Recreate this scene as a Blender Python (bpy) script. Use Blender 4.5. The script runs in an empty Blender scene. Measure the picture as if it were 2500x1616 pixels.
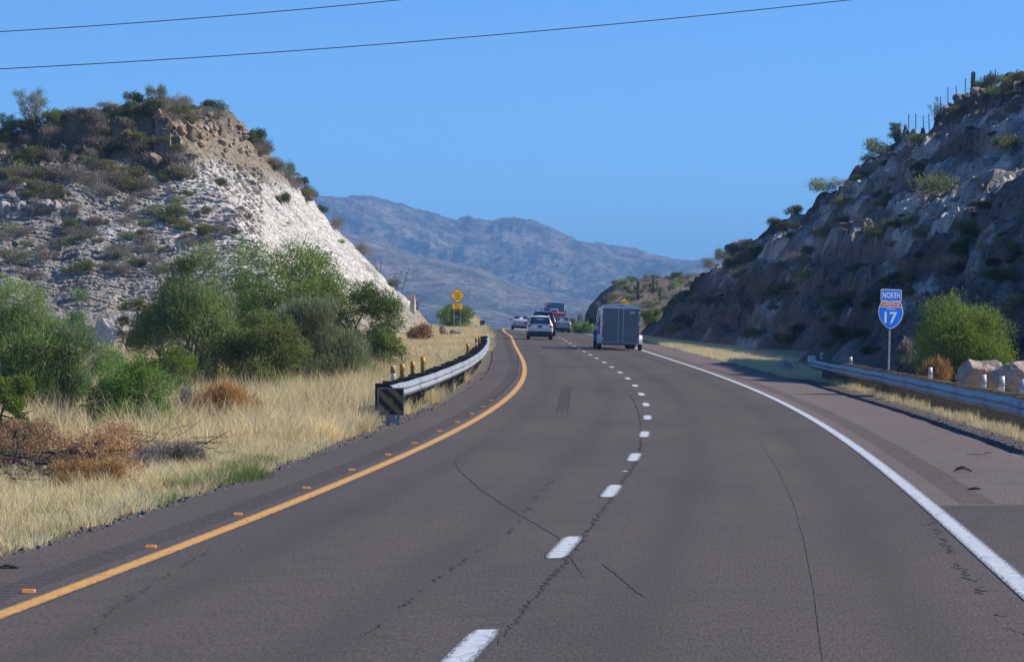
import bpy, bmesh, math, random
import numpy as np
from mathutils import Vector, Matrix, Euler
R = math.radians
S = bpy.context.scene
rng = np.random.default_rng(7)
random.seed(7)
# ------------------------------------------------------------------ camera, sky, sun, exposure
CAMZ = 2.2
cam_d = bpy.data.cameras.new("camera"); cam = bpy.data.objects.new("camera", cam_d)
S.collection.objects.link(cam); S.camera = cam
cam.location = (0, 0, CAMZ); cam.rotation_euler = (R(90), 0, 0)
cam_d.sensor_width = 36.0; cam_d.lens = 36.0 * 9100 / 2500; cam_d.shift_y = -38 / 2500
cam_d.clip_start = 0.5; cam_d.clip_end = 30000
SUN_EL = R(34.0); SUN_AZ = R(7.0)          # sun stands to the right of the road, a little ahead
sdir = Vector((math.cos(SUN_EL) * math.cos(SUN_AZ), math.cos(SUN_EL) * math.sin(SUN_AZ), math.sin(SUN_EL)))
sun_d = bpy.data.lights.new("sun", 'SUN'); sun_d.energy = 5.0; sun_d.angle = R(0.53); sun_d.color = (1.0, 0.93, 0.82)
sun = bpy.data.objects.new("sun", sun_d); S.collection.objects.link(sun)
sun.rotation_euler = sdir.to_track_quat('Z', 'Y').to_euler(); sun.location = (60, 0, 80)
W = bpy.data.worlds.new("World"); S.world = W; W.use_nodes = True
wn = W.node_tree.nodes; wl = W.node_tree.links
bg = wn['Background']; bg.inputs[1].default_value = 0.093
sky = wn.new('ShaderNodeTexSky'); sky.sky_type = 'NISHITA'; sky.sun_disc = False
sky.sun_elevation = SUN_EL; sky.sun_rotation = R(90) - SUN_AZ
sky.altitude = 700; sky.air_density = 1.0; sky.dust_density = 0.15; sky.ozone_density = 4.0
tc = wn.new('ShaderNodeTexCoord'); sp = wn.new('ShaderNodeSeparateXYZ'); cb = wn.new('ShaderNodeCombineXYZ')
mz = wn.new('ShaderNodeMath'); mz.operation = 'MULTIPLY_ADD'; mz.inputs[1].default_value = 1.5; mz.inputs[2].default_value = 0.05
wl.new(tc.outputs['Generated'], sp.inputs[0]); wl.new(sp.outputs[0], cb.inputs[0]); wl.new(sp.outputs[1], cb.inputs[1])
wl.new(sp.outputs[2], mz.inputs[0]); wl.new(mz.outputs[0], cb.inputs[2]); wl.new(cb.outputs[0], sky.inputs[0])
tint = wn.new('ShaderNodeMix'); tint.data_type = 'RGBA'; tint.blend_type = 'MULTIPLY'; tint.inputs[0].default_value = 1.0
tint.inputs[7].default_value = (0.66, 1.10, 1.50, 1)
wl.new(sky.outputs[0], tint.inputs[6]); wl.new(tint.outputs[2], bg.inputs[0])
S.view_settings.view_transform = 'Standard'; S.view_settings.look = 'None'
S.view_settings.exposure = 0.42; S.view_settings.gamma = 1.0; S.view_settings.use_curve_mapping = False
S.render.engine = 'CYCLES'
S.cycles.max_bounces = 6; S.cycles.transparent_max_bounces = 8; S.cycles.volume_bounces = 0
try: S.cycles.use_denoising = True
except Exception: pass
COL = S.collection
# ------------------------------------------------------------------ tagging and mesh helpers
def tag(o, label=None, cat=None, group=None, kind=None):
    if label: o['label'] = label
    if cat: o['category'] = cat
    if group: o['group'] = group
    if kind: o['kind'] = kind
    return o
def thing(name, loc, label, cat, group=None, rot=(0, 0, 0)):
    o = bpy.data.objects.new(name, None); COL.objects.link(o); o.location = loc; o.rotation_euler = rot
    o.empty_display_size = 0.2
    return tag(o, label, cat, group)
def npmesh(name, V, F, mat=None, smooth=False, uv=None, attrs=None, parent=None, midx=None, mats=None):
    V = np.asarray(V, dtype=np.float32); F = np.asarray(F, dtype=np.int32)
    me = bpy.data.meshes.new(name); n, k = F.shape
    me.vertices.add(len(V)); me.vertices.foreach_set('co', V.ravel())
    me.loops.add(n * k); me.loops.foreach_set('vertex_index', F.ravel())
    me.polygons.add(n); me.polygons.foreach_set('loop_start', np.arange(0, n * k, k, dtype=np.int32))
    me.polygons.foreach_set('loop_total', np.full(n, k, dtype=np.int32))
    for m in (mats or [mat]):
        if m: me.materials.append(m)
    if midx is not None: me.polygons.foreach_set('material_index', np.asarray(midx, dtype=np.int32))
    me.polygons.foreach_set('use_smooth', np.full(n, smooth, dtype=bool))
    if uv is not None:
        l = me.uv_layers.new(name='UVMap'); l.data.foreach_set('uv', np.asarray(uv, dtype=np.float32)[F.ravel()].ravel())
    for a, v in (attrs or {}).items():
        t = me.attributes.new(a, 'FLOAT', 'POINT'); t.data.foreach_set('value', np.asarray(v, dtype=np.float32))
    me.update(calc_edges=True); me.validate()
    o = bpy.data.objects.new(name, me); COL.objects.link(o)
    if parent: o.parent = parent
    return o
def grid_faces(nr, nc):
    i = np.arange(nr - 1)[:, None] * nc + np.arange(nc - 1)[None]
    i = i.ravel(); return np.stack([i, i + 1, i + nc + 1, i + nc], 1)
def obj(name, bm, mat, parent=None, smooth=False):
    me = bpy.data.meshes.new(name)
    bmesh.ops.recalc_face_normals(bm, faces=bm.faces)
    bm.to_mesh(me); bm.free()
    for m in (mat if isinstance(mat, (list, tuple)) else [mat]): me.materials.append(m)
    if smooth:
        for p in me.polygons: p.use_smooth = True
    o = bpy.data.objects.new(name, me); COL.objects.link(o)
    if parent: o.parent = parent
    return o
def NB(): return bmesh.new()
def bx(bm, x0, x1, y0, y1, z0, z1, bev=0.0, M=None):
    r = bmesh.ops.create_cube(bm, size=1.0)
    T = Matrix.Translation(((x0 + x1) / 2, (y0 + y1) / 2, (z0 + z1) / 2)) @ Matrix.Diagonal((x1 - x0, y1 - y0, z1 - z0, 1))
    if M: T = M @ T
    bmesh.ops.transform(bm, matrix=T, verts=r['verts'])
    if bev:
        es = list({e for v in r['verts'] for e in v.link_edges})
        bmesh.ops.bevel(bm, geom=es, offset=bev, segments=2, profile=0.6, affect='EDGES')
def cyl(bm, p0, p1, r0, r1=None, n=12):
    r1 = r0 if r1 is None else r1
    p0, p1 = Vector(p0), Vector(p1); d = p1 - p0
    q = d.to_track_quat('Z', 'Y').to_matrix().to_4x4()
    bmesh.ops.create_cone(bm, cap_ends=True, segments=n, radius1=r0, radius2=r1, depth=d.length,
                          matrix=Matrix.Translation((p0 + p1) / 2) @ q)
def poly(bm, pts, thick=0.0, axis=1):
    vs = [bm.verts.new(p) for p in pts]; f = bm.faces.new(vs)
    if thick:
        r = bmesh.ops.extrude_face_region(bm, geom=[f])
        d = Vector((0, thick, 0)) if axis == 1 else Vector((0, 0, thick))
        bmesh.ops.translate(bm, vec=d, verts=[g for g in r['geom'] if isinstance(g, bmesh.types.BMVert)])
def tubes(paths, sides=5):
    Vs, Fs, base = [], [], 0
    ang = np.linspace(0, 2 * np.pi, sides, endpoint=False)
    for P, Rr in paths:
        P = np.asarray(P, float); Rr = np.asarray(Rr, float); n = len(P)
        T = np.gradient(P, axis=0); T /= np.linalg.norm(T, axis=1)[:, None] + 1e-9
        ref = np.where(np.abs(T[:, 2:3]) > 0.9, np.array([[1., 0, 0]]), np.array([[0, 0, 1.]]))
        A = np.cross(T, ref); A /= np.linalg.norm(A, axis=1)[:, None] + 1e-9; B = np.cross(T, A)
        V = P[:, None] + Rr[:, None, None] * (np.cos(ang)[None, :, None] * A[:, None] + np.sin(ang)[None, :, None] * B[:, None])
        Vs.append(V.reshape(-1, 3))
        i = (np.arange(n - 1)[:, None] * sides + np.arange(sides)[None]); j = (np.arange(n - 1)[:, None] * sides + (np.arange(sides)[None] + 1) % sides)
        Fs.append(np.stack([i, j, j + sides, i + sides], -1).reshape(-1, 4) + base); base += n * sides
    return np.concatenate(Vs), np.concatenate(Fs)
# ------------------------------------------------------------------ numpy noise
def _h(ix, iy, s):
    h = (ix.astype(np.int64) * 374761393 + iy.astype(np.int64) * 668265263 + s * 1274126177) & 0xffffffff
    h = ((h ^ (h >> 13)) * 1103515245) & 0xffffffff; h = ((h ^ (h >> 16)) * 2246822519) & 0xffffffff
    return (h ^ (h >> 15)) & 0xffffffff
def perlin(x, y, s=0):
    x = np.asarray(x, float); y = np.asarray(y, float)
    ix = np.floor(x); iy = np.floor(y); fx = x - ix; fy = y - iy; ix = ix.astype(np.int64); iy = iy.astype(np.int64)
    def g(a, b):
        t = _h(ix + a, iy + b, s) * (2 * np.pi / 4294967296.0); return np.cos(t) * (fx - a) + np.sin(t) * (fy - b)
    w = lambda t: t * t * t * (t * (t * 6 - 15) + 10)
    u, v = w(fx), w(fy)
    return ((g(0, 0) * (1 - u) + g(1, 0) * u) * (1 - v) + (g(0, 1) * (1 - u) + g(1, 1) * u) * v) * 1.5
def fbm(x, y, o=4, s=0, g=0.5, ridge=False):
    a, t, n = 1.0, 0.0, 0.0
    for k in range(o):
        p = perlin(x * 2 ** k + 17.3 * k, y * 2 ** k - 9.1 * k, s + k)
        if ridge: p = 1 - 2 * np.abs(p)
        t = t + a * p; n += a; a *= g
    return t / n
def worley(x, y, s=0):
    x = np.asarray(x, float); y = np.asarray(y, float)
    ix = np.floor(x).astype(np.int64); iy = np.floor(y).astype(np.int64)
    f1 = np.full(x.shape, 9.0); f2 = np.full(x.shape, 9.0); idv = np.zeros(x.shape)
    for a in (-1, 0, 1):
        for b in (-1, 0, 1):
            h = _h(ix + a, iy + b, s); px = ix + a + (h & 0xffff) / 65536.0; py = iy + b + (h >> 16) / 65536.0
            d = np.hypot(px - x, py - y); c = ((h * 7919) & 0xffff) / 65536.0
            n1 = d < f1; f2 = np.where(n1, f1, np.minimum(f2, d)); idv = np.where(n1, c, idv); f1 = np.where(n1, d, f1)
    return f1, f2, idv
def sst(a, b, x): t = np.clip((x - a) / (b - a), 0, 1); return t * t * (3 - 2 * t)
def smin(a, b, k): h = np.clip(0.5 + 0.5 * (b - a) / k, 0, 1); return b * (1 - h) + a * h - k * h * (1 - h)
# ------------------------------------------------------------------ road alignment: (distance, centre x, surface z from eye height, crossfall)
T = np.array([(-60, -5.9, -1.75, .03), (-20, -3.15, -1.86, .03), (5.0, -1.4391, -1.93, 0.03), (18.0, -0.5629, -1.9832, 0.0316), (30.0, 0.2352, -2.0734, 0.021), (45.0, 1.1723, -2.1581, 0.0097), (60.0, 2.0035, -2.2155, 0.0005), (80.0, 2.9042, -2.256, -0.0089), (100.0, 3.548, -2.2624, -0.0155), (120.0, 3.9458, -2.2418, -0.0199), (140.0, 4.1337, -2.2004, -0.0226), (160.0, 4.1636, -2.143, -0.0242), (180.0, 4.0934, -2.0738, -0.0251), (200.0, 3.9777, -1.9958, -0.026), (225.0, 3.8305, -1.8891, -0.0279), (250.0, 3.7045, -1.7737, -0.0316), (275.0, 3.5447, -1.6492, -0.0382), (300, 3.12, -1.53, -.045), (345, 2.8, -1.46, -.056), (380, 2.4, -1.66, -.058), (420, 1.7, -2.3, -.058), (500, -.5, -4.5, -.05), (640, -6, -9., -.04)])
T[:, 2] += CAMZ
def herm(vs, x):
    xs = T[:, 0]; m = np.gradient(vs, xs); x = np.asarray(x, float)
    xx = np.clip(x, xs[0], xs[-1])
    i = np.clip(np.searchsorted(xs, xx) - 1, 0, len(xs) - 2); h = xs[i + 1] - xs[i]; t = (xx - xs[i]) / h
    return (2*t**3-3*t**2+1)*vs[i]+(t**3-2*t**2+t)*h*m[i]+(-2*t**3+3*t**2)*vs[i+1]+(t**3-t**2)*h*m[i+1]
Xc = lambda y: herm(T[:, 1], y)
Zc = lambda y: herm(T[:, 2], y)
Cc = lambda y: herm(T[:, 3], y)
def road_z(u, y): return Zc(y) + Cc(y) * u
# smooth tabulated version for speed
def on_road(px, py, lift=0.0):
    """where the line of sight through a photo point meets the carriageway"""
    yy = np.linspace(10, 420, 4000); X = (px - 1250) / 9100 * yy; Z = (770 - py) / 9100 * yy + CAMZ
    g = Zc(yy) + Cc(yy) * (X - Xc(yy)) + lift; i = int(np.argmax(Z - g < 0))
    return float(X[i]), float(yy[i]), float((X - Xc(yy))[i])
# ------------------------------------------------------------------ ground and hills as height functions
UL, UR = -5.05, 6.05
def G(X, Y):
    X = np.asarray(X, float); Y = np.asarray(Y, float); u = X - Xc(Y)
    ue = np.clip(u, UL, UR); z = road_z(ue, Y)
    dl = np.clip(UL - u, 0, None); dr = np.clip(u - UR, 0, None)
    near = 1 - sst(110, 150, Y)
    z = z - 0.05 * sst(0, .5, dl) - near * 0.35 * sst(1.0, 4.5, dl) * (1 - sst(6, 10, dl)) + 0.012 * np.clip(dl - 8, 0, 40)
    z = z - 0.05 * sst(0, .5, dr) - 0.12 * sst(.8, 3, dr) + 0.02 * np.clip(dr - 4, 0, 30)
    z = z + 0.05 * fbm(X * .6, Y * .25, 3, 5) * sst(0.3, 1.5, dl + dr)
    z = z + 1.15 * np.exp(-((X + 3.9) / 1.5) ** 2 - ((Y - 352) / 7.0) ** 2) * sst(0, 1.2, dl)
    far = sst(430, 900, Y); z = z * (1 - far) + (-10.0 + CAMZ) * far
    wide = sst(70, 500, np.abs(u)); z = z * (1 - wide) + (-12.0 + CAMZ) * wide
    return z
def HLraw(X, Y):
    u = X - Xc(Y)
    toe = np.interp(Y, [205, 222, 275, 300], [-17, -14.5, -9.3, -9.0])
    wob = 1.3 * fbm(X * .12, Y * .12, 3, 11)
    cut = (toe - u + wob) * 1.06 - 1.7
    y0 = 214 + 2.5 * fbm(X * .08 + 5, Y * 0 + .3, 3, 12)
    fr = (Y - y0) * .42 - 1.4
    led = 9.6 + .9 * fbm(X * .15, Y * 0 + 2.2, 3, 13)
    blk = worley(X * .9, Y * .35, 14)[2]
    fr0 = fr; fr = fr + (2.5 + .8 * blk) * sst(0, .18, fr - led - .35 * blk)
    m2 = 1 - sst(-28, -25, X)
    fr = fr + .8 * m2 * sst(0, .2, fr - 5.6 - .3 * blk)
    cap = np.interp(X, [-70, -45, -34, -31.6, -28.3, -26, -23.4, -20.4, -18], [8.6, 10.6, 11.5, 12.1, 12.9, 13.7, 14.2, 14.2, 13.8]) + .03 * (Y - 246)
    h = smin(smin(fr, cut, .8), cap, .6)
    rough = fbm(X * .35, Y * .35, 4, 20)
    talus = 1 - sst(-1, 2.5, (fr - cut))        # on the front slope
    blk2 = worley(X * 1.1, Y * 1.1, 21)
    zz = h + .5 * fbm(X * .12, Y * .12, 3, 26); ks = np.floor(zz / 1.3); fs = zz / 1.3 - ks; h = h + talus * .35 * 1.3 * (sst(.55, .95, fs) - fs) * sst(-.1, .25, fbm(X * .1, Y * .3, 3, 27))
    up_ = sst(8.2, 9.6, h)
    h = h + .5 * rough + .20 * fbm(X * .9 + .6 * perlin(X * .5, Y * .5, 28), Y * .9, 5, 22, .62) + (.05 + .45 * up_) * (blk2[2] - .5) + .25 * up_ * (worley(X * .5, Y * .8, 29)[2] - .5)
    h = h + .35 * sst(.15, .5, fbm(X * .25, Y * .4, 3, 30)) * (1 - up_) * (worley(X * .8, Y * .9, 45)[2] - .3)
    h = h - .35 * (1 - talus) * fbm(u * .25 + Y * .5, Y * .6, 3, 24, ridge=True)
    end = sst(296, 312, Y)
    h = h * (1 - end) + (-4) * end
    e2 = 1 - sst(206, 214, Y); h = h * (1 - e2) + (-4) * e2
    return h + CAMZ
def HRraw(X, Y):
    u = X - Xc(Y)
    rec = 4.6 * sst(176, 190, Y) * (1 - sst(222, 262, Y)) + 1.2 * fbm(Y * .045, u * .03, 3, 31) * sst(12, 20, u) + 7.0 * (1 - sst(116, 138, Y))
    rec = rec + .5 * fbm(Y * .09, u * .05, 3, 35, ridge=True) - 1.6 * sst(250, 300, Y) * (1 - sst(14, 22, u))
    gul = sst(180, 192, Y) * (1 - sst(232, 262, Y))
    uu = u - rec
    z = np.interp(uu, [5, 9.2, 10.2, 14, 20, 27.6, 35.2, 42, 60, 90], [-3.2, -2.2, -1.3, 2.5, 7.2, 12.9, 17.0, 18.8, 20.4, 21.4])
    z = z * (1 - gul) + gul * np.interp(uu, [5, 9.2, 10.2, 14, 16.5, 25, 32, 38, 60, 90], [-3.2, -2.2, -1.0, 3.6, 6.6, 9.6, 14.6, 17.6, 20.5, 22])
    # benches
    z = z - .35 * sst(9.5, 13, uu)
    st = 2.7; zz = z + .9 * fbm(X * .07, Y * .05, 3, 32) + .12 * X; k = np.floor(zz / st); f = zz / st - k
    z = z + .62 * st * (sst(.35, .85, f) - f) * sst(9.5, 11, uu)
    st = .95; zz = z + .5 * fbm(X * .25, Y * .12, 3, 42) + .10 * X; k = np.floor(zz / st); f = zz / st - k
    z = z + .75 * st * (sst(.5, .9, f) - f) * sst(9.5, 11, uu) * sst(-.3, .2, fbm(X * .12, Y * .06, 3, 43))
    z = z + (.9 * fbm(X * .2, Y * .16, 5, 33) + .55 * fbm(X * .55 + .5 * perlin(X * .3, Y * .3, 8), Y * .45, 4, 37, ridge=True)) * sst(8.8, 11, uu)
    b = worley(X * .55 + .3 * perlin(X, Y, 3), Y * .4, 34); z = z + .5 * (b[2] - .5) * sst(9.5, 12, uu)
    b = worley(X * 1.4, Y * 1.1, 36); z = z + (.34 * (b[2] - .5) + .22 * fbm(X * 1.5, Y * 1.3, 3, 39)) * sst(9.5, 11, uu)
    # crest crag at the upper right and the darker rim rock
    z = z + 1.0 * sst(15.3, 15.8, z)
    end = sst(326, 352, Y + 3 * fbm(X * .15, Y * .1, 3, 38)); z = z * (1 - end) + (-3.5) * end
    nb = 1 - sst(86, 100, Y); z = z * (1 - nb) + (-3.5) * nb
    return z + CAMZ
def HFraw(X, Y):
    xs = X * 480.0 / np.clip(Y, 1, None) * .0 + X
    z = np.interp(xs, [6.5, 10.0, 10.6, 12.3, 13.8, 15.6, 19.3, 23, 34, 60], [-6, -1.2, 1.0, 2.9, 4.1, 4.5, 4.9, 5.2, 7, 8])
    fr = (Y - 395) * .085 - 2.6
    h = smin(fr, z, .5) + .35 * fbm(X * .25, Y * .12, 4, 41) + .15 * (worley(X * .8, Y * .5, 42)[2] - .5)
    end = sst(520, 560, Y); h = h * (1 - end) - 8 * end
    return h + CAMZ
def ground_all(X, Y):
    X = np.asarray(X, float); Y = np.asarray(Y, float); z = G(X, Y)
    m = (X < -3) & (Y > 200) & (Y < 320) & (X > -70)
    if m.any(): z[m] = np.maximum(z[m], HLraw(X[m], Y[m]))
    m = (X > 8) & (Y > 85) & (Y < 360)
    if m.any(): z[m] = np.maximum(z[m], HRraw(X[m], Y[m]))
    m = (X > 6) & (Y >= 380) & (Y < 565)
    if m.any(): z[m] = np.maximum(z[m], HFraw(X[m], Y[m]))
    return z
_gx = np.arange(-72, 64, .25); _gy = np.arange(24, 566, .5)
_GR = np.concatenate([ground_all(*np.meshgrid(_gx, _gy[i:i + 100])) for i in range(0, len(_gy), 100)])
def gfast(X, Y):
    fx = np.clip((np.asarray(X, float) - _gx[0]) / .25, 0, len(_gx) - 1.001); fy = np.clip((np.asarray(Y, float) - _gy[0]) / .5, 0, len(_gy) - 1.001)
    i = fx.astype(int); j = fy.astype(int); a = fx - i; b = fy - j
    return (_GR[j, i] * (1 - a) + _GR[j, i + 1] * a) * (1 - b) + (_GR[j + 1, i] * (1 - a) + _GR[j + 1, i + 1] * a) * b
_yy = np.concatenate([np.arange(26, 360, .35), np.arange(360, 560, 1.0)])
def hit(px, py):
    """first terrain point on the line of sight through a photo point -> (x, y, z) or None"""
    X = (px - 1250) / 9100 * _yy; Z = (770 - py) / 9100 * _yy + CAMZ
    g = gfast(X, _yy); b = np.nonzero(Z < g)[0]
    if len(b) == 0: return None
    i = b[0]; return float(X[i]), float(_yy[i]), float(g[i])
def gz(x, y): return float(ground_all(np.array([x]), np.array([y]))[0])
def at(px, Y): return (px - 1250) / 9100 * Y
# ------------------------------------------------------------------ materials
class MT:
    def __init__(s, name, rough=0.8, spec=0.3):
        s.m = bpy.data.materials.new(name); s.m.use_nodes = True; s.t = s.m.node_tree; s.n = s.t.nodes; s.l = s.t.links
        s.b = s.n['Principled BSDF']; s.b.inputs['Roughness'].default_value = rough
        s.b.inputs['Specular IOR Level'].default_value = spec; s._c = None
    def co(s, kind='Object', scale=(1, 1, 1)):
        if kind == 'world':
            g = s.n.new('ShaderNodeNewGeometry'); o = g.outputs['Position']
        else:
            g = s.n.new('ShaderNodeTexCoord'); o = g.outputs[kind]
        mp = s.n.new('ShaderNodeMapping'); mp.inputs['Scale'].default_value = scale; s.l.new(o, mp.inputs[0]); return mp.outputs[0]
    def noise(s, vec, scale, detail=4, rough=.55, dist=0.0):
        n = s.n.new('ShaderNodeTexNoise'); n.inputs['Scale'].default_value = scale; n.inputs['Detail'].default_value = detail
        n.inputs['Roughness'].default_value = rough; n.inputs['Distortion'].default_value = dist
        s.l.new(vec, n.inputs['Vector']); return n.outputs['Fac']
    def vor(s, vec, scale, feature='F1', out='Distance'):
        n = s.n.new('ShaderNodeTexVoronoi'); n.feature = feature; n.inputs['Scale'].default_value = scale
        s.l.new(vec, n.inputs['Vector']); return n.outputs[out]
    def ramp(s, fac, stops):
        n = s.n.new('ShaderNodeValToRGB'); e = n.color_ramp.elements
        while len(e) > 1: e.remove(e[0])
        e[0].position = stops[0][0]; e[0].color = tuple(stops[0][1]) + (1,) if not isinstance(stops[0][1], float) else (stops[0][1],) * 3 + (1,)
        for p, c in stops[1:]:
            q = e.new(p); q.color = (c, c, c, 1) if isinstance(c, float) else tuple(c) + (1,)
        s.l.new(fac, n.inputs[0]); return n.outputs[0]
    def mix(s, fac, a, b, mode='MIX'):
        n = s.n.new('ShaderNodeMix'); n.data_type = 'RGBA'; n.blend_type = mode
        for v, i in ((fac, 0), (a, 6), (b, 7)):
            if isinstance(v, (int, float)): n.inputs[i].default_value = v if i == 0 else (v, v, v, 1)
            elif isinstance(v, tuple): n.inputs[i].default_value = v + (1,)
            else: s.l.new(v, n.inputs[i])
        return n.outputs[2]
    def math(s, op, a, b=0.0, c=0.0):
        n = s.n.new('ShaderNodeMath'); n.operation = op
        for v, i in ((a, 0), (b, 1), (c, 2)):
            if isinstance(v, (int, float)): n.inputs[i].default_value = v
            else: s.l.new(v, n.inputs[i])
        return n.outputs[0]
    def attr(s, name):
        n = s.n.new('ShaderNodeAttribute'); n.attribute_name = name; return n.outputs['Fac']
    def rnd(s):
        n = s.n.new('ShaderNodeObjectInfo'); return n.outputs['Random']
    def sep(s, v):
        n = s.n.new('ShaderNodeSeparateXYZ'); s.l.new(v, n.inputs[0]); return n.outputs
    def col(s, c):
        if isinstance(c, tuple): s.b.inputs['Base Color'].default_value = c + (1,)
        else: s.l.new(c, s.b.inputs['Base Color'])
        return s
    def bump(s, h, strength=.5, dist=.05):
        n = s.n.new('ShaderNodeBump'); n.inputs['Strength'].default_value = strength; n.inputs['Distance'].default_value = dist
        s.l.new(h, n.inputs['Height']); s.l.new(n.outputs[0], s.b.inputs['Normal']); return s
def simple(name, c, rough=.6, metal=0.0, var=.12, scale=6.0, spec=.4, coat=0.0, emit=None):
    m = MT(name, rough, spec); v = m.co('Object'); n = m.noise(v, scale, 4)
    f = m.ramp(n, [(.3, (1 - var,) * 3), (.7, (1.0,) * 3)])
    m.col(m.mix(1.0, c, f, 'MULTIPLY')); m.b.inputs['Metallic'].default_value = metal
    if coat: m.b.inputs['Coat Weight'].default_value = coat; m.b.inputs['Coat Roughness'].default_value = .05
    return m.m
MA = {}
# carriageway: u in metres across, v in metres along
def asphalt(name, base, dark, var=1.0, rumble=None):
    m = MT(name, .85, .25); uv = m.co('UV')
    big = m.noise(m.co('UV', (.35, .06, 1)), 1.0, 5, .6); mid = m.noise(uv, 1.7, 4); fine = m.noise(m.co('UV', (1, .11, 1)), 48, 3, .75); grit = m.vor(m.co('UV', (1, .16, 1)), 26.0)
    c = m.mix(m.ramp(big, [(.35, 0.0), (.65, 1.0)]), base, dark)
    c = m.mix(1.0, c, m.ramp(mid, [(.3, .90), (.7, 1.06)]), 'MULTIPLY')
    c = m.mix(1.0, c, m.ramp(fine, [(.28, .50), (.5, .98), (.72, 1.55)]), 'MULTIPLY')
    c = m.mix(m.ramp(grit, [(.03, .40), (.13, 0.0)]), c, (.30, .28, .27))
    if not rumble:
        su = m.sep(uv)[0]; tr = m.math('ABSOLUTE', m.math('SUBTRACT', m.math('ABSOLUTE', m.math('SUBTRACT', m.math('ABSOLUTE', su), 1.85)), .88))
        c = m.mix(m.math('MULTIPLY', m.ramp(tr, [(.05, 1.0), (.42, 0.0)]), m.ramp(mid, [(.3, .2), (.7, .6)])), c, tuple(k * .72 for k in dark))
    if rumble:
        s = m.sep(uv); a, b = rumble
        wob = m.math('ADD', s[0], m.math('MULTIPLY', m.math('SUBTRACT', mid, .5), .08))
        msk = m.math('MULTIPLY', m.math('GREATER_THAN', wob, a), m.math('LESS_THAN', wob, b))
        if name == 'asphalt_right': msk = m.math('MULTIPLY', msk, m.math('GREATER_THAN', s[1], 41.3))
        bar = m.ramp(m.math('SINE', m.math('MULTIPLY', s[1], 2 * math.pi / .30)), [(.35, .0), (.7, .85)])
        patch = m.ramp(m.noise(uv, 9, 3), [(.35, .45), (.6, 1.0)])
        k = m.math('MULTIPLY', msk, m.math('MAXIMUM', m.math('MULTIPLY', bar, patch), .22))
        c = m.mix(k, c, (.030, .026, .024))
        m.bump(m.math('ADD', fine, m.math('MULTIPLY', k, -2.5)), .6, .02)
    else: m.bump(fine, .45, .012)
    return m.col(c).m
MA['asphalt'] = asphalt('asphalt_lanes', (.102, .081, .070), (.074, .060, .053))
MA['asphaltL'] = asphalt('asphalt_left', (.108, .084, .074), (.084, .068, .062), rumble=(-4.30, -3.93))
MA['asphaltR'] = asphalt('asphalt_right', (.172, .130, .114), (.140, .108, .098), rumble=(4.02, 4.42))
def paint(name, c):
    m = MT(name, .55, .4); uv = m.co('UV'); s = m.sep(uv)
    n = m.noise(m.co('UV', (1, .35, 1)), 14, 5, .7)
    edge = m.math('ABSOLUTE', m.math('SUBTRACT', s[0], .5))       # UV u runs 0..1 across the stripe
    w = m.math('ADD', m.math('MULTIPLY', edge, .55), m.math('MULTIPLY', n, .6))
    cr = m.ramp(m.vor(m.co('UV', (.25, .5, 1)), 3.0, 'DISTANCE_TO_EDGE'), [(.006, 1.0), (.016, 0.0)])
    worn = m.math('MAXIMUM', m.ramp(w, [(.46, 0.0), (.55, .9)]), m.math('MULTIPLY', cr, .6))
    c2 = m.mix(1.0, c, m.ramp(m.noise(uv, 4, 4), [(.3, .74), (.7, 1.0)]), 'MULTIPLY')
    return m.col(m.mix(worn, c2, (.10, .09, .085))).m
MA['white_paint'] = paint('white_paint', (.64, .66, .68)); MA['yellow_paint'] = paint('yellow_paint', (.80, .40, .055))
def ground_mat():
    m = MT('roadside_soil', .95, .1); v = m.co('world')
    c = m.ramp(m.noise(v, .9, 6, .65), [(.3, (.24, .18, .10)), (.5, (.40, .32, .19)), (.7, (.50, .42, .27))])
    g = m.ramp(m.noise(v, 26, 3, .7), [(.3, .5), (.55, 1.0), (.75, 1.5)])
    grav = m.ramp(m.vor(v, 22.0), [(.0, 1.5), (.5, .7)])
    c = m.mix(m.attr('gravel'), m.mix(1.0, c, g, 'MULTIPLY'), m.mix(1.0, (.125, .115, .115), grav, 'MULTIPLY'))
    m.bump(m.noise(v, 18, 4, .7), .8, .05); return m.col(c).m
MA['ground'] = ground_mat()
def rock_mat(name, pale, grey, brown, dark, blot=1.0):
    m = MT(name, .92, .15); v = m.co('world')
    n1 = m.noise(v, .35, 6, .65, .6); n2 = m.noise(v, 2.2, 5, .7); n3 = m.noise(v, 9.0, 4, .7)
    c = m.mix(m.attr('white'), m.mix(m.ramp(n1, [(.38, 0.0), (.6, 1.0)]), grey, tuple(.5 * (a + b) for a, b in zip(grey, brown))), pale)
    c = m.mix(m.math('MULTIPLY', m.attr('brown'), m.ramp(n2, [(.25, .7), (.6, 1.0)])), c, brown)
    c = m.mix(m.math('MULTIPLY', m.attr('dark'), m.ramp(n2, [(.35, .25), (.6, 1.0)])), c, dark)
    c = m.mix(1.0, c, m.ramp(n2, [(.3, .5), (.5, .95), (.7, 1.2)]), 'MULTIPLY')
    c = m.mix(1.0, c, m.ramp(n3, [(.3, .70), (.55, 1.0), (.7, 1.12)]), 'MULTIPLY')
    cr = m.vor(m.co('world', (.8, .8, 1.6)), 1.6, 'DISTANCE_TO_EDGE')
    c = m.mix(m.math('MULTIPLY', m.ramp(cr, [(.0, .55), (.05, 0.0)]), blot), c, dark)
    h = m.math('ADD', m.math('MULTIPLY', n2, 1.0), m.math('ADD', m.math('MULTIPLY', n3, .35), m.math('MULTIPLY', m.ramp(cr, [(0, 0.0), (.12, 1.0)]), .25)))
    m.bump(h, .9, .35); return m.col(c).m
MA['rockL'] = rock_mat('pale_tuff', (.73, .70, .655), (.36, .335, .31), (.33, .27, .195), (.070, .060, .047), .6)
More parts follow.
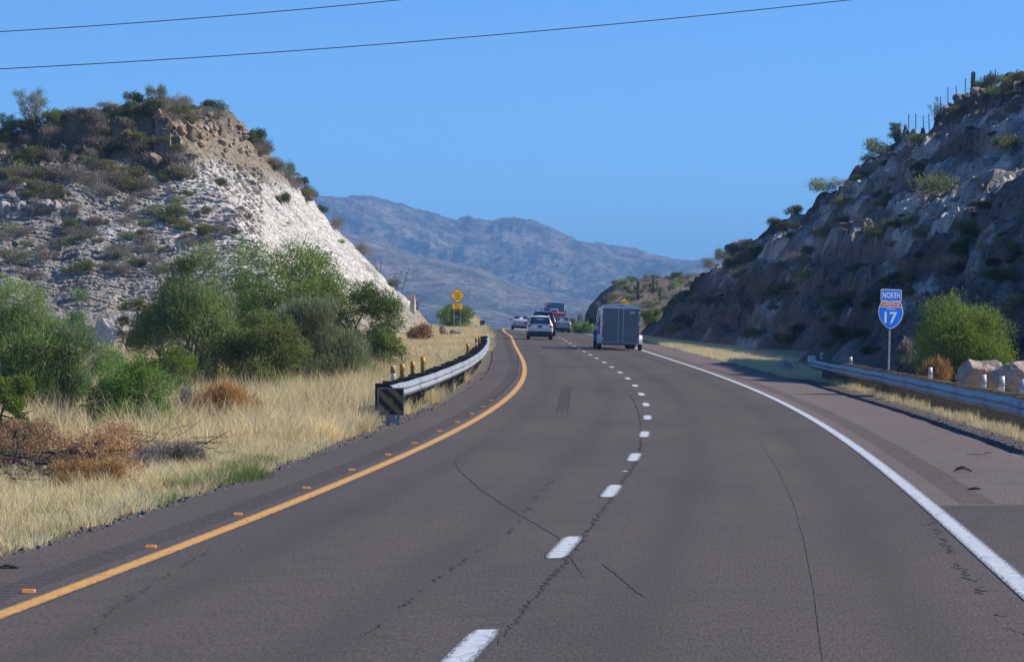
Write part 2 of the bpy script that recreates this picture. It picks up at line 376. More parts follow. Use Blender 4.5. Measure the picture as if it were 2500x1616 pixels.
MA['rockR'] = rock_mat('shaded_tuff', (.62, .58, .55), (.22, .195, .18), (.13, .085, .066), (.045, .032, .024), .5)
MA['rockF'] = rock_mat('far_hill_soil', (.33, .29, .24), (.20, .165, .12), (.16, .11, .08), (.10, .06, .05), .5)
def boulder(name, a, b):
    m = MT(name, .9, .2); v = m.co('Object'); n = m.noise(v, 2.2, 6, .65); n2 = m.noise(v, 11, 4, .7)
    c = m.mix(m.ramp(n, [(.35, 0.0), (.65, 1.0)]), a, b); c = m.mix(1.0, c, m.ramp(n2, [(.3, .7), (.6, 1.05)]), 'MULTIPLY')
    c = m.mix(1.0, c, m.ramp(m.rnd(), [(0, .8), (1, 1.1)]), 'MULTIPLY')
    m.bump(m.math('ADD', n, m.math('MULTIPLY', n2, .3)), .8, .15); return m.col(c).m
MA['b_white'] = boulder('pale_boulder', (.60, .57, .53), (.42, .37, .32)); MA['b_tan'] = boulder('tan_boulder', (.42, .31, .21), (.30, .22, .15))
MA['b_dark'] = boulder('dark_boulder', (.20, .16, .13), (.11, .085, .07)); MA['b_pink'] = boulder('pinkish_boulder', (.46, .37, .31), (.34, .26, .22))
MA['rubble'] = boulder('rubble', (.50, .46, .42), (.30, .27, .24)); MA['gravel'] = boulder('gravel', (.20, .19, .19), (.10, .095, .095))
def leaf(name, a, b, trans=.35, rough=.6):
    m = MT(name, rough, .25); t = m.attr('tone'); r = m.rnd()
    c = m.mix(t, a, b); c = m.mix(1.0, c, m.ramp(r, [(0, .8), (1, 1.2)]), 'MULTIPLY'); m.col(c)
    tr = m.n.new('ShaderNodeBsdfTranslucent'); mx = m.n.new('ShaderNodeMixShader'); mx.inputs[0].default_value = trans
    m.l.new(c, tr.inputs[0]); m.l.new(m.b.outputs[0], mx.inputs[1]); m.l.new(tr.outputs[0], mx.inputs[2])
    m.l.new(mx.outputs[0], m.n['Material Output'].inputs[0]); return m.m
MA['mesquite'] = leaf('mesquite_leaves', (.070, .125, .018), (.27, .36, .075), .36)
MA['paloverde'] = leaf('palo_verde_leaves', (.10, .155, .048), (.31, .40, .14), .38)
MA['greygreen'] = leaf('grey_green_leaves', (.12, .15, .065), (.33, .37, .19), .36)
MA['olive'] = leaf('olive_leaves', (.075, .085, .022), (.23, .23, .065))
MA['bright'] = leaf('bright_green_leaves', (.09, .15, .018), (.31, .41, .07), .4)
MA['greybrown'] = leaf('grey_brown_twigs', (.13, .108, .09), (.36, .31, .26), .2)
MA['darkgreen'] = leaf('dark_green_leaves', (.035, .050, .014), (.125, .15, .042))
MA['rust'] = leaf('rust_brown_twigs', (.24, .12, .04), (.58, .36, .14), .3)
MA['drybrown'] = leaf('dry_brown_leaves', (.28, .16, .08), (.62, .43, .25), .3)
MA['straw'] = leaf('straw', (.56, .43, .20), (.98, .85, .52), .55, .8)
MA['grassgreen'] = leaf('green_grass', (.09, .15, .03), (.30, .38, .10), .35)
MA['bark'] = simple('bark', (.085, .068, .05), .9, var=.4, scale=12); MA['greenbark'] = simple('green_bark', (.22, .25, .10), .7, var=.3)
MA['deadwood'] = simple('dead_wood', (.10, .085, .075), .9, var=.5, scale=9); MA['paledead'] = simple('pale_dead_wood', (.30, .26, .22), .9, var=.4)
MA['cactus'] = simple('saguaro_skin', (.115, .125, .06), .7, var=.35, scale=3)
MA['galv'] = simple('galvanised_steel', (.36, .39, .43), .5, .25, var=.38, scale=3.5); MA['galvd'] = simple('dull_steel', (.32, .33, .35), .55, .4, var=.3)
MA['wood'] = simple('weathered_post_wood', (.26, .19, .11), .9, var=.45, scale=8); MA['wooddark'] = simple('tarred_post_wood', (.055, .043, .034), .9, var=.5, scale=8)
MA['white'] = simple('white_plastic', (.74, .74, .72), .5, var=.1); MA['ybr'] = simple('faded_amber_sheeting', (.62, .28, .03), .5, var=.25, scale=14)
MA['dimy'] = simple('weathered_amber_sheeting', (.36, .25, .06), .6, var=.3, scale=14); MA['grey_r'] = simple('grey_reflector', (.42, .42, .44), .5)
MA['signyellow'] = simple('sign_yellow', (.95, .52, .01), .45, var=.06, spec=.5); MA['signblack'] = simple('sign_black', (.02, .018, .015), .5)
MA['signblue'] = simple('sign_blue', (.006, .20, 1.0), .4, var=.06, spec=.5); MA['signred'] = simple('sign_red', (.60, .015, .03), .4, var=.08, spec=.5)
MA['signwhite'] = simple('sign_white', (.80, .82, .84), .4, var=.04)
MA['rubber'] = simple('tyre_rubber', (.018, .018, .02), .8, var=.3); MA['rim'] = simple('wheel_rim', (.35, .36, .38), .35, .7)
MA['black'] = simple('black_plastic', (.02, .02, .022), .5, spec=.5); MA['glass'] = simple('dark_car_glass', (.012, .014, .02), .06, var=.02, spec=1.0, coat=1.0)
MA['silver'] = simple('silver_paint', (.74, .76, .80), .30, .12, var=.04, coat=.8); MA['pewter'] = simple('pewter_paint', (.32, .34, .37), .3, .45, var=.04, coat=.8)
MA['darkred'] = simple('dark_maroon_paint', (.030, .012, .016), .25, .2, var=.05, coat=.8); MA['red'] = simple('bright_red_paint', (.55, .02, .035), .35, .1, var=.08, coat=.6)
MA['blue'] = simple('deep_blue_paint', (.02, .10, .26), .28, .3, var=.05, coat=.8); MA['cream'] = simple('cream_paint', (.66, .62, .52), .4, var=.06)
MA['trailergrey'] = simple('trailer_door_skin', (.20, .21, .225), .45, .25, var=.07, scale=2.5); MA['trim'] = simple('bright_aluminium_trim', (.72, .74, .78), .35, .5, var=.1)
MA['trailerwhite'] = simple('trailer_white', (.78, .79, .80), .4, var=.05, coat=.3)
MA['taillight'] = simple('red_lens', (.50, .012, .02), .2, var=.1, coat=1.0); MA['amber'] = simple('amber_lens', (.85, .33, .03), .25, coat=.8)
MA['plateblue'] = simple('blue_plate', (.03, .09, .36), .5, var=.3, scale=40); MA['platewhite'] = simple('pale_plate', (.62, .66, .68), .5, var=.3, scale=40)
MA['marker'] = simple('marker_panel_brown', (.17, .105, .055), .5, var=.35, scale=9); MA['markerstripe'] = simple('marker_stripe', (.030, .022, .016), .5, var=.4, scale=9)
MA['markerstripe2'] = simple('marker_amber', (.30, .18, .07), .5, var=.3, scale=9)
MA['rpm'] = simple('orange_marker', (.85, .33, .05), .4, var=.12, spec=.6); MA['wire'] = simple('cable_black', (.02, .02, .025), .6)
MA['skid'] = simple('skid_rubber', (.050, .042, .040), .85, var=.4, scale=3); MA['seam'] = simple('paving_seam', (.084, .066, .057), .85, var=.08)
MA['crack'] = simple('crack_filler', (.048, .040, .037), .8, var=.3); MA['stain'] = simple('tyre_rubber_mark', (.070, .056, .050), .85, var=.15, scale=5)
# ------------------------------------------------------------------ setting: ground sheet, road, hills, mountains
ROWS = np.concatenate([np.arange(-60, 10, 5.0), np.arange(10, 120, 1.0), np.arange(120, 640.1, 2.0)])
def ground():
    rows = np.concatenate([ROWS, [700, 800, 1000, 1500, 2500, 4000, 7000, 12000]])
    us = np.array([-9000, -3000, -900, -300, -120, -70, -45, -34, -27, -22, -18, -15, -12.5, -11, -10, -9, -8, -7.3, -6.7, -6.2, -5.8, -5.4, -5.15, UL + .02, 0, UR - .02, 6.2, 6.5, 6.9, 7.4, 8, 8.8, 9.6, 10.5, 11.5, 13, 15, 18, 22, 30, 45, 70, 120, 300, 900, 3000, 9000.])
    Y, U = np.meshgrid(rows, us, indexing='ij'); X = U + Xc(Y)
    Z = G(X, Y); inside = (U > UL - .01) & (U < UR + .01)
    Z = np.where(inside, road_z(U, np.clip(Y, -60, 640)) - .06, Z)
    Z = np.where(Y > 640, np.minimum(Z, -8.0), Z)
    gr = np.clip(1 - np.clip(UL - U, 0, 9) / .9, 0, 1) * (U < UL + .1) + np.clip(1.25 - np.clip(U - UR, 0, 9) / 1.9, 0, 1) * (U > UR - .1)
    V = np.stack([X, Y, Z], -1).reshape(-1, 3)
    o = npmesh('ground', V, grid_faces(len(rows), len(us)), MA['ground'], True, attrs={'gravel': np.clip(gr, 0, 1).ravel()})
    tag(o, kind='structure')
ground()
def strip(name, u0, u1, lift, mat, rows=ROWS, n=2, mats=None, uvm='metres', edge=None, tagk='structure'):
    us = np.linspace(u0, u1, n); Y, U = np.meshgrid(rows, us, indexing='ij')
    if edge is not None: U = U + edge(Y, U)
    X = U + Xc(Y); Z = road_z(U, Y) + lift
    uv = np.stack([U, Y], -1) if uvm == 'metres' else np.stack([(U - u0) / (u1 - u0), Y], -1)
    o = npmesh(name, np.stack([X, Y, Z], -1).reshape(-1, 3), grid_faces(len(rows), n), mat, True, uv=uv.reshape(-1, 2))
    return tag(o, kind=tagk)
def wobL(Y, U): return np.where(U < UL + .2, .10 * fbm(Y * .35, Y * 0, 3, 51) + .05 * fbm(Y * 2.1, Y * 0, 2, 52), 0)
def wobR(Y, U): return np.where(U > UR - .2, .10 * fbm(Y * .3, Y * 0, 3, 53), 0)
RF = np.concatenate([np.arange(-60, 10, 5.0), np.arange(10, 120, .5), np.arange(120, 640.1, 2.0)])
strip('road', -3.76, 3.76, 0, MA['asphalt'], RF, 5)
strip('left_shoulder', UL, -3.76, 0, MA['asphaltL'], RF, 4, edge=wobL)
strip('right_shoulder', 3.76, UR, 0, MA['asphaltR'], RF[RF >= 41], 4, edge=wobR)
strip('right_shoulder_patch', 3.76, UR, 0.0, MA['asphaltL'] if False else MA['asphalt'], RF[RF <= 41], 4, edge=wobR)
strip('yellow_edge_line', -3.76, -3.56, .006, MA['yellow_paint'], RF, 3, uvm='n')
strip('white_edge_line', 3.56, 3.76, .006, MA['white_paint'], RF, 3, uvm='n')
def dashes():
    V, F, UV = [], [], []
    for k in range(-2, 34):
        yc = 33.75 + 12.17 * k + (.7 if k < 0 else 0); ys = np.linspace(yc - 1.75, yc + 1.75, 8)
        off = .004 * math.sin(k * 3.1)
        for y in ys:
            e = abs((y - yc) / 1.75); w = .10 * (1 - .25 * max(0, e - .8) / .2)
            for s_ in (-1, 1):
                u = s_ * w + off; V.append((Xc(y) + u, y, road_z(u, y) + .006)); UV.append((.5 + s_ * .5, y))
        b = len(V) - 16
        F += [(b + 2 * i, b + 2 * i + 1, b + 2 * i + 3, b + 2 * i + 2) for i in range(7)]
    tag(npmesh('lane_dashes', V, F, MA['white_paint'], uv=UV), kind='structure')
dashes()
def mark_strip(name, pts, w, mat, jag=0.0, lift=.004, seed=1, gaps=0.0, taper=True):
    """a thin stain or crack laid on the road along points (x, y)"""
    r = np.random.default_rng(seed); P = np.array(pts, float); d = np.r_[0, np.cumsum(np.hypot(*np.diff(P, axis=0).T))]
    n = max(8, int(d[-1] / (.12 if jag else .4))); t = np.linspace(0, d[-1], n)
    x = np.interp(t, d, P[:, 0]); y = np.interp(t, d, P[:, 1]); u = x - Xc(y)
    if jag: u = u + jag * (r.normal(size=n) * .5 + fbm(t * .9, t * 0, 3, seed) * 1.5)
    ww = w * (.5 + r.random(n)) if jag else np.full(n, w)
    if taper: ww = ww * np.clip(np.minimum(np.arange(n), n - 1 - np.arange(n)) / (.15 * n), .05, 1)
    V, F = [], []
    for i in range(n):
        for s_ in (-1, 1):
            uu = u[i] + s_ * ww[i] / 2; V.append((Xc(y[i]) + uu, y[i], road_z(uu, y[i]) + lift))
    for i in range(n - 1):
        if gaps and fbm(t[i] * .7, 0.0, 2, seed + 9) < gaps - .5: continue
        F.append((2 * i, 2 * i + 1, 2 * i + 3, 2 * i + 2))
    tag(npmesh(name, V, F, mat), kind='structure')
def P2(pts): return [on_road(x * 1.04925, y * 1.04925)[:2] for x, y in pts]
mark_strip('road_crack', P2([(1120, 1539), (1180, 1470), (1250, 1385), (1330, 1290), (1400, 1190), (1450, 1120), (1478, 1080), (1490, 1045), (1492, 1010)]), .026, MA['crack'], .035, seed=3)
mark_strip('road_crack', P2([(1492, 1010), (1490, 985), (1486, 960), (1476, 935), (1462, 915)]), .03, MA['crack'], .02, seed=4, gaps=.35)
mark_strip('road_crack', P2([(780, 1538), (850, 1482), (930, 1422), (1010, 1350), (1090, 1300), (1165, 1255), (1200, 1225), (1240, 1165), (1310, 1095)]), .016, MA['crack'], .04, seed=5, gaps=.55)
mark_strip('road_crack', P2([(2382, 1500), (2300, 1400), (2240, 1330), (2190, 1250), (2160, 1190)]), .022, MA['crack'], .06, seed=6, gaps=.5)
mark_strip('road_crack', P2([(190, 1500), (260, 1420), (400, 1330), (500, 1270)]), .010, MA['crack'], .05, seed=8, gaps=.35)
mark_strip('tyre_mark', P2([(1115, 1045), (1080, 1055), (1060, 1072), (1070, 1095), (1120, 1140), (1190, 1185), (1240, 1215), (1300, 1250), (1365, 1355)]), .026, MA['stain'], .006, seed=9)
mark_strip('tyre_mark', P2([(1400, 1310), (1450, 1345), (1500, 1390)]), .04, MA['stain'], .006, seed=10)
for dx in (-.13, -.02, .09):
    a = on_road(1386, 943); b = on_road(1375, 1008)
    mark_strip('skid_mark', [(a[0] + dx, a[1]), (b[0] + dx, b[1])], .085, MA['skid'], 0, seed=11)
mark_strip('lane_seam', P2([(1770, 1030), (1815, 1100), (1850, 1180), (1872, 1260), (1895, 1380), (1915, 1538)]), .006, MA['seam'], .004, seed=12, taper=False)
# tar seam along the left shoulder
mark_strip('tar_seam', P2([(1205, 865), (1196, 885), (1175, 905), (1150, 927), (1120, 950)][::1]), .05, MA['crack'], .01, seed=21)
mark_strip('tar_seam', P2([(1205, 865), (1206, 840), (1203, 815), (1195, 795), (1180, 780)]), .06, MA['crack'], .01, seed=22)

def patch(name, xs, ys, fn, mat, attrs):
    Y, X = np.meshgrid(ys, xs, indexing='ij'); Z = fn(X, Y); A = attrs(X, Y, Z)
    # leave out the part buried under the ground sheet
    g = G(X, Y) - .6; idx = grid_faces(len(ys), len(xs)); zf = (Z - g).ravel()[idx].max(1); idx = idx[zf > 0]
    used = np.unique(idx); mp = np.full(X.size, -1); mp[used] = np.arange(len(used))
    V = np.stack([X, Y, Z], -1).reshape(-1, 3)[used]
    o = npmesh(name, V, mp[idx], mat, False, attrs={k: v.ravel()[used] for k, v in A.items()})
    return tag(o, kind='structure')
def attL(X, Y, Z):
    u = X - Xc(Y); z = Z - CAMZ
    toe = np.interp(Y, [205, 222, 275, 300], [-17, -14.5, -9.3, -9.0]); fr = (Y - 214) * .42 - 1.4; cut = (toe - u) * 1.06 - 1.7
    px = 1250 + X / Y * 9100
    nz = fbm(X * .3, Y * .3, 3, 60)
    band = sst(-12.5, -1.5, fr - cut + 4.5 * nz + 1.5 * fbm(X * .9, Y * .9, 3, 65))
    white = (.55 + .45 * sst(-.25, .15, fbm(X * .5, Y * .5 + z * .6, 4, 66))) * band * sst(10.6, 8.6, z - .02 * (px - 600) * 0 + 1.2 * nz) + .75 * sst(.5, -1.2, np.abs(z - 6.0 - .8 * nz) - .4) * (X < -23) + .25 * sst(-.1, .35, fbm(X * .18, Y * .3, 3, 61))
    brown = sst(9.3, 10.6, z + 1.2 * nz)
    brown = np.maximum(brown, .8 * sst(1.5, .2, z + nz) * band)
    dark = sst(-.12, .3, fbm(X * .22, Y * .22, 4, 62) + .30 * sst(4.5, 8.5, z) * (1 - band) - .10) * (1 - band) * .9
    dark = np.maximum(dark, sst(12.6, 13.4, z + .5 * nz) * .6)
    dark = np.maximum(dark, .85 * (1 - band) * sst(9.2, 9.9, z + .9 * nz) * sst(12.6, 11.6, z + .9 * nz))  # cliff shade put into the rock colour as a dark band
    return {'white': np.clip(white, 0, 1), 'brown': np.clip(brown, 0, 1), 'dark': np.clip(dark, 0, 1)}
xs = np.concatenate([np.arange(-70, -37, 1.0), np.arange(-37, -4.4, .16)])
ys = np.concatenate([np.arange(203, 213, .5), np.arange(213, 262, .19), np.arange(262, 316, .45)])
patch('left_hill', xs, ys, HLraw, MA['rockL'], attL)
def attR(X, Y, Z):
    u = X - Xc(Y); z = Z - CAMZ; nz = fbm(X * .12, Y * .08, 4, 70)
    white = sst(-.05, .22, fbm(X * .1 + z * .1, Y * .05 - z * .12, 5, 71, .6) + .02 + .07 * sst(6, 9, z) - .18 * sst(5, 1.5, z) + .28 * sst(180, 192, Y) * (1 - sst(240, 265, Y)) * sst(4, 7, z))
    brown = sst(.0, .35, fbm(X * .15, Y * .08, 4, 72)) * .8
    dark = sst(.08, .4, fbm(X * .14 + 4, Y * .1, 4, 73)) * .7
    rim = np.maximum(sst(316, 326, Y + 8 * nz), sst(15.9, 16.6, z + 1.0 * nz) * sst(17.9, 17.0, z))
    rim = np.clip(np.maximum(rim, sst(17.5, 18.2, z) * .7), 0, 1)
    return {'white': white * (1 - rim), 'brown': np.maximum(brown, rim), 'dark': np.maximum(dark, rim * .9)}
xs = np.concatenate([np.arange(8, 46, .24), np.arange(46, 90, 2.0)]); ys = np.arange(84, 356, .34)
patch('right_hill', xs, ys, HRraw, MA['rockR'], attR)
def attF(X, Y, Z):
    z = Z - CAMZ; n = fbm(X * .2, Y * .1, 4, 80)
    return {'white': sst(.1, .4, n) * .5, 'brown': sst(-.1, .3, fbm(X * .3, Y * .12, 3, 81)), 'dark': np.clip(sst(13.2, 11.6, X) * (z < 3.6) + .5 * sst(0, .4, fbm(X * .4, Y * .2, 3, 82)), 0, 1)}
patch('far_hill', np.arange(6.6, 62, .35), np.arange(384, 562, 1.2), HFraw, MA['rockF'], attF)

def mountains():
    m = MT('mountain_slopes', .95, .1); v = m.co('world')
    c = m.ramp(m.noise(v, .006, 6, .65), [(.35, (.050, .055, .042)), (.5, (.13, .11, .09)), (.65, (.24, .185, .15))])
    c = m.mix(1.0, c, m.ramp(m.noise(v, .05, 5, .7), [(.32, .4), (.52, 1.0), (.68, 1.8)]), 'MULTIPLY')
    c = m.mix(m.ramp(m.vor(v, .055), [(.06, .6), (.16, 0.0)]), c, (.42, .37, .32))
    m.bump(m.noise(v, .03, 6, .7), 1.0, 14.0); m.col(c)
    def ridge(name, crest, Y0, Y1, zb, seed, nx, ny, amp):
        px = np.linspace(crest[0][0], crest[-1][0], nx); t = np.linspace(0, 1.25, ny)
        Tt, PX = np.meshgrid(t, px, indexing='ij'); Y = Y0 + (Y1 - Y0) * Tt; X = (PX - 1250) / 9100 * Y
        cz = np.interp(PX, [c[0] for c in crest], [c[1] for c in crest]); zc = (770 - cz) / 9100 * Y1 + CAMZ
        zb_ = zb + CAMZ
        r = np.clip(Tt, 0, 1); prof = r ** 1.15
        valley = fbm(X * .0030 + Y * .0014, Y * .0009, 6, seed, .5, ridge=True)
        n2 = fbm(X * .010, Y * .006, 6, seed + 20, .6, ridge=True)
        env = np.sin(np.pi * np.clip(r, 0, 1)) ** .8
        Z = zb_ + (zc - zb_) * prof + env * amp * (valley * 1.0 + .30 * n2) + (Tt >= .97) * 0 + 1.5 * n2 * r
        Z = np.where(Tt > 1, zc - (Tt - 1) * 900 + 4 * n2, Z)
        tag(npmesh(name, np.stack([X, Y, Z], -1).reshape(-1, 3), grid_faces(ny, nx), m.m, True), kind='structure')
    c1 = [(-300, 420), (300, 500), (600, 470), (700, 474), (787, 480), (830, 484), (880, 480), (900, 481), (945, 503), (1000, 519), (1050, 530), (1100, 546), (1130, 545), (1150, 541), (1190, 544), (1230, 540), (1260, 548), (1310, 556), (1350, 570), (1370, 582), (1400, 600), (1440, 612), (1480, 622), (1510, 630), (1555, 646), (1600, 652), (1660, 658), (1760, 664), (2000, 672), (2600, 690), (3300, 700)]
    ridge('mountains', c1, 4000, 6000, -14, 90, 900, 240, 52)
    c2 = [(-200, 560), (500, 580), (700, 570), (820, 560), (930, 590), (1010, 625), (1090, 640), (1170, 655), (1240, 690), (1300, 715), (1370, 742), (1450, 756), (1600, 765), (2600, 768)]
    ridge('foothills', c2, 2900, 3900, -14, 130, 520, 130, 16)
    c3 = [(700, 650), (1500, 651), (1585, 652), (1640, 653), (1760, 655), (2400, 655), (3300, 660)]
    ridge('distant_mesa', c3, 8200, 9400, -14, 170, 120, 40, 4)
mountains()
# ------------------------------------------------------------------ text as thin meshes
def text_mesh(name, body, h, mat, parent, x, y, z, width=None, bold=0.0):
    """letters standing in the x-z plane, facing -y (towards the traffic)"""
    cu = bpy.data.curves.new(name, 'FONT'); cu.body = body; cu.size = 1.0; cu.align_x = 'CENTER'; cu.extrude = 0.0; cu.offset = bold
    cu.resolution_u = 3
    t = bpy.data.objects.new(name, cu); COL.objects.link(t)
    dg = bpy.context.evaluated_depsgraph_get(); dg.update(); me = bpy.data.meshes.new_from_object(t.evaluated_get(dg))
    COL.objects.unlink(t); bpy.data.objects.remove(t)
    co = np.empty(len(me.vertices) * 3, dtype=np.float32); me.vertices.foreach_get('co', co); co = co.reshape(-1, 3)
    x0, x1, y0, y1 = co[:, 0].min(), co[:, 0].max(), co[:, 1].min(), co[:, 1].max()
    sy = h / (y1 - y0); sx = sy if width is None else width / (x1 - x0)
    o2 = np.stack([(co[:, 0] - (x0 + x1) / 2) * sx + x, np.full(len(co), y), (co[:, 1] - (y0 + y1) / 2) * sy + z], 1)
    me.vertices.foreach_set('co', o2.astype(np.float32).ravel()); me.update(); me.name = name
    me.materials.clear(); me.materials.append(mat)
    o = bpy.data.objects.new(name, me); COL.objects.link(o); o.parent = parent; return o
def plate_poly(name, pts, y, t, mat, parent):
    bm = NB(); poly(bm, [(x, y, z) for x, z in pts], t); return obj(name, bm, mat, parent)
def rrect(w, h, r, n=4, cx=0, cz=0):
    out = []
    for sx, sz, a0 in ((1, 1, 0), (-1, 1, 90), (-1, -1, 180), (1, -1, 270)):
        for k in range(n + 1):
            a = R(a0 + 90 * k / n); out.append((cx + sx * (w / 2 - r) + r * math.cos(a), cz + sz * (h / 2 - r) + r * math.sin(a)))
    return out
# ------------------------------------------------------------------ interstate sign
def interstate():
    Y = 122.0; X = at(2170, Y); z0 = gz(X, Y)
    t = thing('route_sign', (X, Y, z0), 'blue and red INTERSTATE 17 shield under a blue NORTH plate on a post', 'road sign', rot=(0, R(1.6), R(22)))
    zz = lambda py: (770 - py) / 9100 * Y + CAMZ - z0; xx = lambda px: (px - 2170) / 9100 * Y
    bm = NB(); bx(bm, -.03, .03, .03, .07, -.3, zz(712)); obj('post', bm, MA['galv'], t)
    # shield: outline from half profile
    U = .914 / 370; zc = zz(680 + 500 / 5.5)      # row 500 of the measured drawing
    half = [(0, 318), (22, 317), (45, 314), (70, 309), (95, 306), (137, 309), (150, 328), (163, 355), (174, 385), (182, 418), (185, 450), (182, 480), (174, 512), (160, 545), (138, 580), (108, 614), (72, 643), (36, 664), (0, 676)]
    full = half + [(-x, y) for x, y in reversed(half[1:-1])]
    P = lambda s, ox=0: [(x * U * s, zc + ((500 - y) * s) * U) for x, y in full]
    sh = plate_poly('shield', P(1.0), 0, .012, MA['signwhite'], t)
    def clip(poly_, z, above):
        out = []
        for i in range(len(poly_)):
            a, b = poly_[i - 1], poly_[i]; ia = (a[1] > z) == above; ib = (b[1] > z) == above
            if ia != ib: k = (z - a[1]) / (b[1] - a[1]); out.append((a[0] + (b[0] - a[0]) * k, z))
            if ib: out.append(b)
        return out
    inner = P(.945); zr = zc + (500 - 378) * U; zb = zc + (500 - 389) * U
    plate_poly('crown_panel', clip(inner, zr, True), -.003, .002, MA['signred'], sh); plate_poly('field_panel', clip(inner, zb, False), -.003, .002, MA['signblue'], sh)
    text_mesh('lettering', 'INTERSTATE', 40 * U, MA['signwhite'], sh, 0, -.005, zc + (500 - 352) * U, 262 * U, .012)
    text_mesh('lettering', 'ARIZONA', 22 * U, MA['signwhite'], sh, 0, -.005, zc + (500 - 410) * U, 132 * U, .01)
    text_mesh('lettering', '17', 150 * U, MA['signwhite'], sh, 0, -.005, zc + (500 - 524) * U, 186 * U, .02)
    # NORTH plate
    zn = zz(680 + 224 / 5.5); n = plate_poly('direction_plate', rrect(310 * U, 156 * U, .035, cz=zn), 0, .012, MA['signwhite'], t)
    plate_poly('blue_panel', rrect(292 * U, 138 * U, .028, cz=zn), -.003, .002, MA['signblue'], n)
    text_mesh('lettering', 'NORTH', 80 * U, MA['signwhite'], n, 0, -.005, zn, 258 * U, .018)
    for q in (zn + .165, zn - .165, zc - .27): bm = NB(); cyl(bm, (0, -.008, q), (0, -.003, q), .012, n=8); obj('bolt', bm, MA['signwhite'], t)
interstate()
# ------------------------------------------------------------------ gusty winds signs
def gusty(px, pyc, Y, label, rotz=R(20)):
    X = at(px, Y); z0 = gz(X, Y); zc = (770 - pyc) / 9100 * Y + CAMZ - z0
    t = thing('warning_sign', (X, Y, z0), label, 'road sign', 'gusty winds warning signs', rot=(0, 0, rotz))
    s = .914 / math.sqrt(2) * 1.0
    def dia(r): return [(0, zc + r), (r, zc), (0, zc - r), (-r, zc)]
    d = plate_poly('diamond_plate', dia(s), 0, .01, MA['signblack'], t); plate_poly('yellow_panel', dia(s - .045), -.004, .003, MA['signyellow'], d)
    for w, q, wd in (('GUSTY', .20, .54), ('WINDS', -.02, .56), ('AREA', -.24, .44)): text_mesh('lettering', w, .15, MA['signblack'], d, 0, -.007, zc + q, wd, .02)
    zp = zc - s - .24; p = plate_poly('distance_plate', rrect(.92, .46, .04, cz=zp), 0, .01, MA['signblack'], t)
    plate_poly('yellow_panel', rrect(.88, .42, .03, cz=zp), -.004, .003, MA['signyellow'], p)
    text_mesh('lettering', 'NEXT 3', .13, MA['signblack'], p, 0, -.007, zp + .09, .55, .015); text_mesh('lettering', 'MILES', .13, MA['signblack'], p, 0, -.007, zp - .10, .45, .015)
    for x in (-.28, .28):
        bm = NB(); bx(bm, x - .03, x + .03, .02, .06, -.4, zc - .1); obj('post', bm, MA['galvd'], t)
gusty(1117, 722, 309, 'yellow GUSTY WINDS AREA diamond above a NEXT 3 MILES plate, left of the road')
gusty(1524, 744, 330, 'yellow warning diamond whose top corner shows above the white trailer roof')
